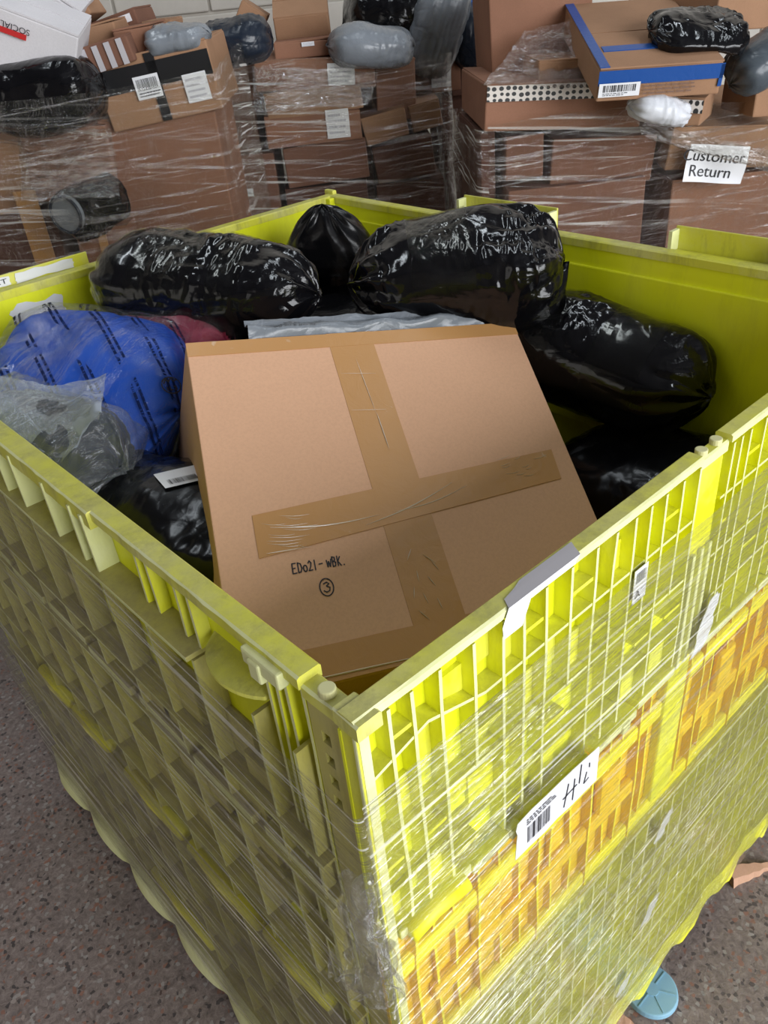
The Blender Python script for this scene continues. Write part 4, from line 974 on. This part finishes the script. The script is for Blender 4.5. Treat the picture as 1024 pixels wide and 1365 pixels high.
carton('brown carton with a white label under the grey sheet bag', (546, 78, 616, 122), dC-.2, .35, 'cardA', decals=one_lab(.1, .05, .07, .09))
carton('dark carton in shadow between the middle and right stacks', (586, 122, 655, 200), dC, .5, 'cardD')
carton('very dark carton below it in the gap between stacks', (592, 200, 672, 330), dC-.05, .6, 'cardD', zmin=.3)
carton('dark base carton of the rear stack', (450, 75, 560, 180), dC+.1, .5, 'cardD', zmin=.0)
M['bluebox'] = m_card('blue_card', (.02, .12, .42))
carton('bright blue carton at the top centre, above the film bundle', (590, -40, 660, 14), dC, .3, 'bluebox', name='blue_carton')
pbag('dark film-wrapped bundle between the rear and right stacks', (598, 14, 662, 84), dC-.15, 'navy', .12, seed=37)
carton('dark carton under the film bundle in the gap', (600, 82, 660, 124), dC-.05, .4, 'cardD')

dD = 2.3
carton('tall brown carton leaning in grey film at the back of the right stack', (652, -30, 792, 112), dD+.22, .30, 'cardA', roll=-3)
carton('tan carton inside the film beside the blue-taped one', (716, 82, 800, 112), dD+.02, .2, 'cardC', roll=2)
def d_perf(root, f, ux, uz, nn, w_, h_):
    p = [f(-.5, .16, .007), f(.5, .16, .007), f(.5, .5, .007), f(-.5, .5, .007)]
    mesh('patterned_strip', p, [(0, 1, 2, 3)], M['perf'], root, uv=[(0, 0), (24, 0), (24, 2.6), (0, 2.6)])
carton('long low brown carton edged with a dark dotted strip, right stack', (640, 112, 866, 172), dD-.03, .45, 'cardA', roll=3.5, decals=d_perf)
carton('shadowed narrow carton at the left edge of the right stack', (640, 176, 662, 330), dD+.04, .4, 'cardD', zmin=.4)
carton('dark brown carton in the upper left of the right stack', (672, 182, 728, 240), dD, .4, 'cardB')
carton('wide brown carton in the middle of the right stack', (728, 184, 880, 246), dD, .4, 'cardB', roll=3)
carton('long brown carton low in the right stack above the crate rim', (664, 244, 872, 330), dD-.03, .4, 'cardB', zmin=.5)
def d_cust(root, f, ux, uz, nn, w_, h_): pass
carton('large brown carton beneath the customer return sign', (876, 228, 1080, 345), dD-.02, .45, 'cardA', zmin=.5)
def d_flat(root, f, ux, uz, nn, w_, h_): pass
carton('flat brown carton with a dark tape patch, under the white bag', (880, 168, 1090, 226), dD-.04, .45, 'cardC', roll=4, tilt=6, tapes=(('t', -.27, -.1, .26, .2, 'tape'),))
carton('broad dark base carton on the floor beneath the right stack', (650, 400, 1080, 500), dD+.02, .5, 'cardD', zmin=0., ztop=.49)
def d_blue(root, f, ux, uz, nn, w_, h_):
    lab(root, f(-.33, -.12, .008), ux, uz, nn, .095, .030, seed=7)
    lines_print(f(.12, -.18, .008), ux, uz, w_*.5, h_*.35, 3, nn*.0, root, 9, M['inkb'])
carton('large flat tan carton sealed with bright blue tape, on the right stack', (793, 88, 966, 130), dD-.22, .46, 'cardC', tilt=14, roll=1.5, yaw=-3, decals=d_blue, tapes=(('f', 0, .24, 1.01, .46, 'bluetape'), ('t', -.46, 0, .08, 1, 'bluetape'), ('t', .05, -.25, .9, .07, 'bluetape'), ('f', .49, .1, .03, .7, 'bluetape')))
pbag('flat glossy black mailing bag on the blue-taped carton', (868, 26, 990, 54), dD-.10, 'black', .10, seed=38, tilt=20, roll=5)
carton('brown carton at the top right corner', (942, -8, 1060, 36), dD+.06, .3, 'cardC', yaw=20, roll=3)
M['greyd'] = m_bag('slate_poly', (.07, .085, .10), .28, .9)
pbag('slate grey mailing bag at the right edge, beside the blue-taped carton', (972, 52, 1064, 112), dD-.10, 'greyd', .08, seed=39, roll=-30)
carton('small tan carton at the right edge under the slate bag', (1003, 114, 1060, 156), dD-.12, .2, 'cardC', roll=3)
pbag('crumpled white plastic bag under the blue-taped carton', (836, 130, 920, 164), dD-.18, 'whitepoly', .06, seed=40, roll=14)
def d_flower(root, f, ux, uz, nn, w_, h_):
    mesh('patterned_strip', [f(-.48, .0, .007), f(.48, .0, .007), f(.48, .48, .007), f(-.48, .48, .007)], [(0, 1, 2, 3)], M['perf'], root, uv=[(0, 0), (4, 0), (4, 1.5), (0, 1.5)])
carton('small brown carton with a dark patterned edge next to the white bag', (896, 132, 938, 168), dD-.16, .16, 'cardC', yaw=-30, roll=4, decals=d_flower)

# the paper sign on the right stack
r_, z_ = spot(955, 219, dD-.085); A = rot(-2, 0, 8)
sg = thing('paper_sign', 'white paper sign reading Customer Return on the right stack', 'sign', RD(r_, dD-.085, z_))
p0 = RD(r_, dD-.085, z_); ux, uz, nn = A@V((1, 0, 0)), A@V((0, 0, 1)), A@V((0, -1, 0))
vs = []; fs = []
def wav(x, y): return nn*(.004*math.sin(x*45)+.003*math.sin(y*70+x*20))
for i in range(13):
    for j in range(9):
        x, y = (i/12-.5)*.160, (j/8-.5)*.092; vs.append(p0+ux*x+uz*y+wav(x, y))
fs = [(i*9+j, (i+1)*9+j, (i+1)*9+j+1, i*9+j+1) for i in range(12) for j in range(8)]
mesh('sheet', vs, fs, M['paper'], sg, smooth=True)
for txt, dz in (('Customer', .018), ('Return', -.020)):
    tv, tf = text_geo(txt, .040); mesh('lettering', [p0+ux*(v.x-.012)+uz*(v.y+dz)+wav(v.x-.012, v.y+dz)+nn*.0015 for v in tv], tf, M['ink'], sg)

# film round the rear stacks
def stackfilm(label, r0, r1, d0, d1, zlo, zhi, seed, amp=.012):
    loop = film_loop(r0, d0, r1, d1, .03, 26)
    root = thing('stretch_wrap', label, 'plastic wrap', RD((r0+r1)/2, (d0+d1)/2, zlo))
    film_sheet('film_sheet', loop, lambda u: zlo, lambda u: zhi+.02*math.sin(u*4+seed), 50, M['film_bg'], root, to_world=lambda p: RD(p.x, p.y, p.z), amp=amp, seed=seed, fr_=(5, 8))
stackfilm('crinkled clear film wound round the left stack of cartons', -1.10, -.255, dA-.27, dA+.45, .30, 1.40, 3, .01)
stackfilm('shiny clear film wound round the middle stack of cartons', -.40, .36, dB-.09, dB+.5, .3, 1.335, 8)
stackfilm('clear film wound round the right stack of cartons', .335, 1.35, dD-.068, dD+.48, .3, 1.185, 13, .006)

# film over the stacks' shoulders; left and middle sheets added, tilted for glare
def shoulder(name, label, quad, seed, amp=.012):
    a, e, g_, h_ = [RD(*(lambda sp: (sp[0], d, sp[1]))(spot(px, py, d))) for px, py, d in quad]      # bottom left, bottom right, top right, top left
    root = thing('film_tail', label, 'plastic wrap', (a+e)/2)
    vs = []; fs = []; uv = []; nu, nv = 70, 36; nn = (e-a).cross(h_-a).normalized()
    for i in range(nu+1):
        for j in range(nv+1):
            u, v = i/nu, j/nv; p = (a*(1-u)+e*u)*(1-v)+(h_*(1-u)+g_*u)*v
            k = amp*(noise.noise(V((u*4, v*7+seed, seed)))+.5*noise.noise(V((u*12, v*24, seed)))+.25*noise.noise(V((u*20, v*70, seed))))
            vs.append(p+nn*k-nn*.012*math.sin(math.pi*v)); uv.append((u*(e-a).length, v*(h_-a).length))
    for i in range(nu):
        for j in range(nv): q = i*(nv+1)+j; fs.append((q, q+nv+1, q+nv+2, q+1))
    mesh(name, vs, fs, M['film_gloss'], root, smooth=True, uv=uv)
M['film_gloss'] = m_film('loose_glossy_film', (1, .6), base=.10, streak=.35, haze=.0, rough=.16, skew=.25, bumpk=.9, crinkle=.9, ior=1.4, lines=.4)
shoulder('film_sheet', 'shiny loose film slanting over the carton at the left stack\'s shoulder', [(28, 268, 1.93), (160, 262, 1.93), (148, 172, 2.16), (22, 176, 2.16)], 2)
shoulder('film_sheet', 'added film sheet tilted for glare over the top rows of the middle stack', [(338, 150, 2.72), (490, 140, 2.74), (505, 96, 2.86), (336, 88, 2.86)], 5)
shoulder('film_sheet', 'film pulled up from the dotted carton to the tall carton of the right stack', [(642, 112, 2.22), (800, 118, 2.24), (794, 20, 2.47), (700, 40, 2.47)], 7)
shoulder('film_sheet', 'film drawn from the white bag down to the customer return sign', [(870, 186, 2.10), (1040, 232, 2.14), (1040, 205, 2.20), (850, 160, 2.16)], 9, .006)
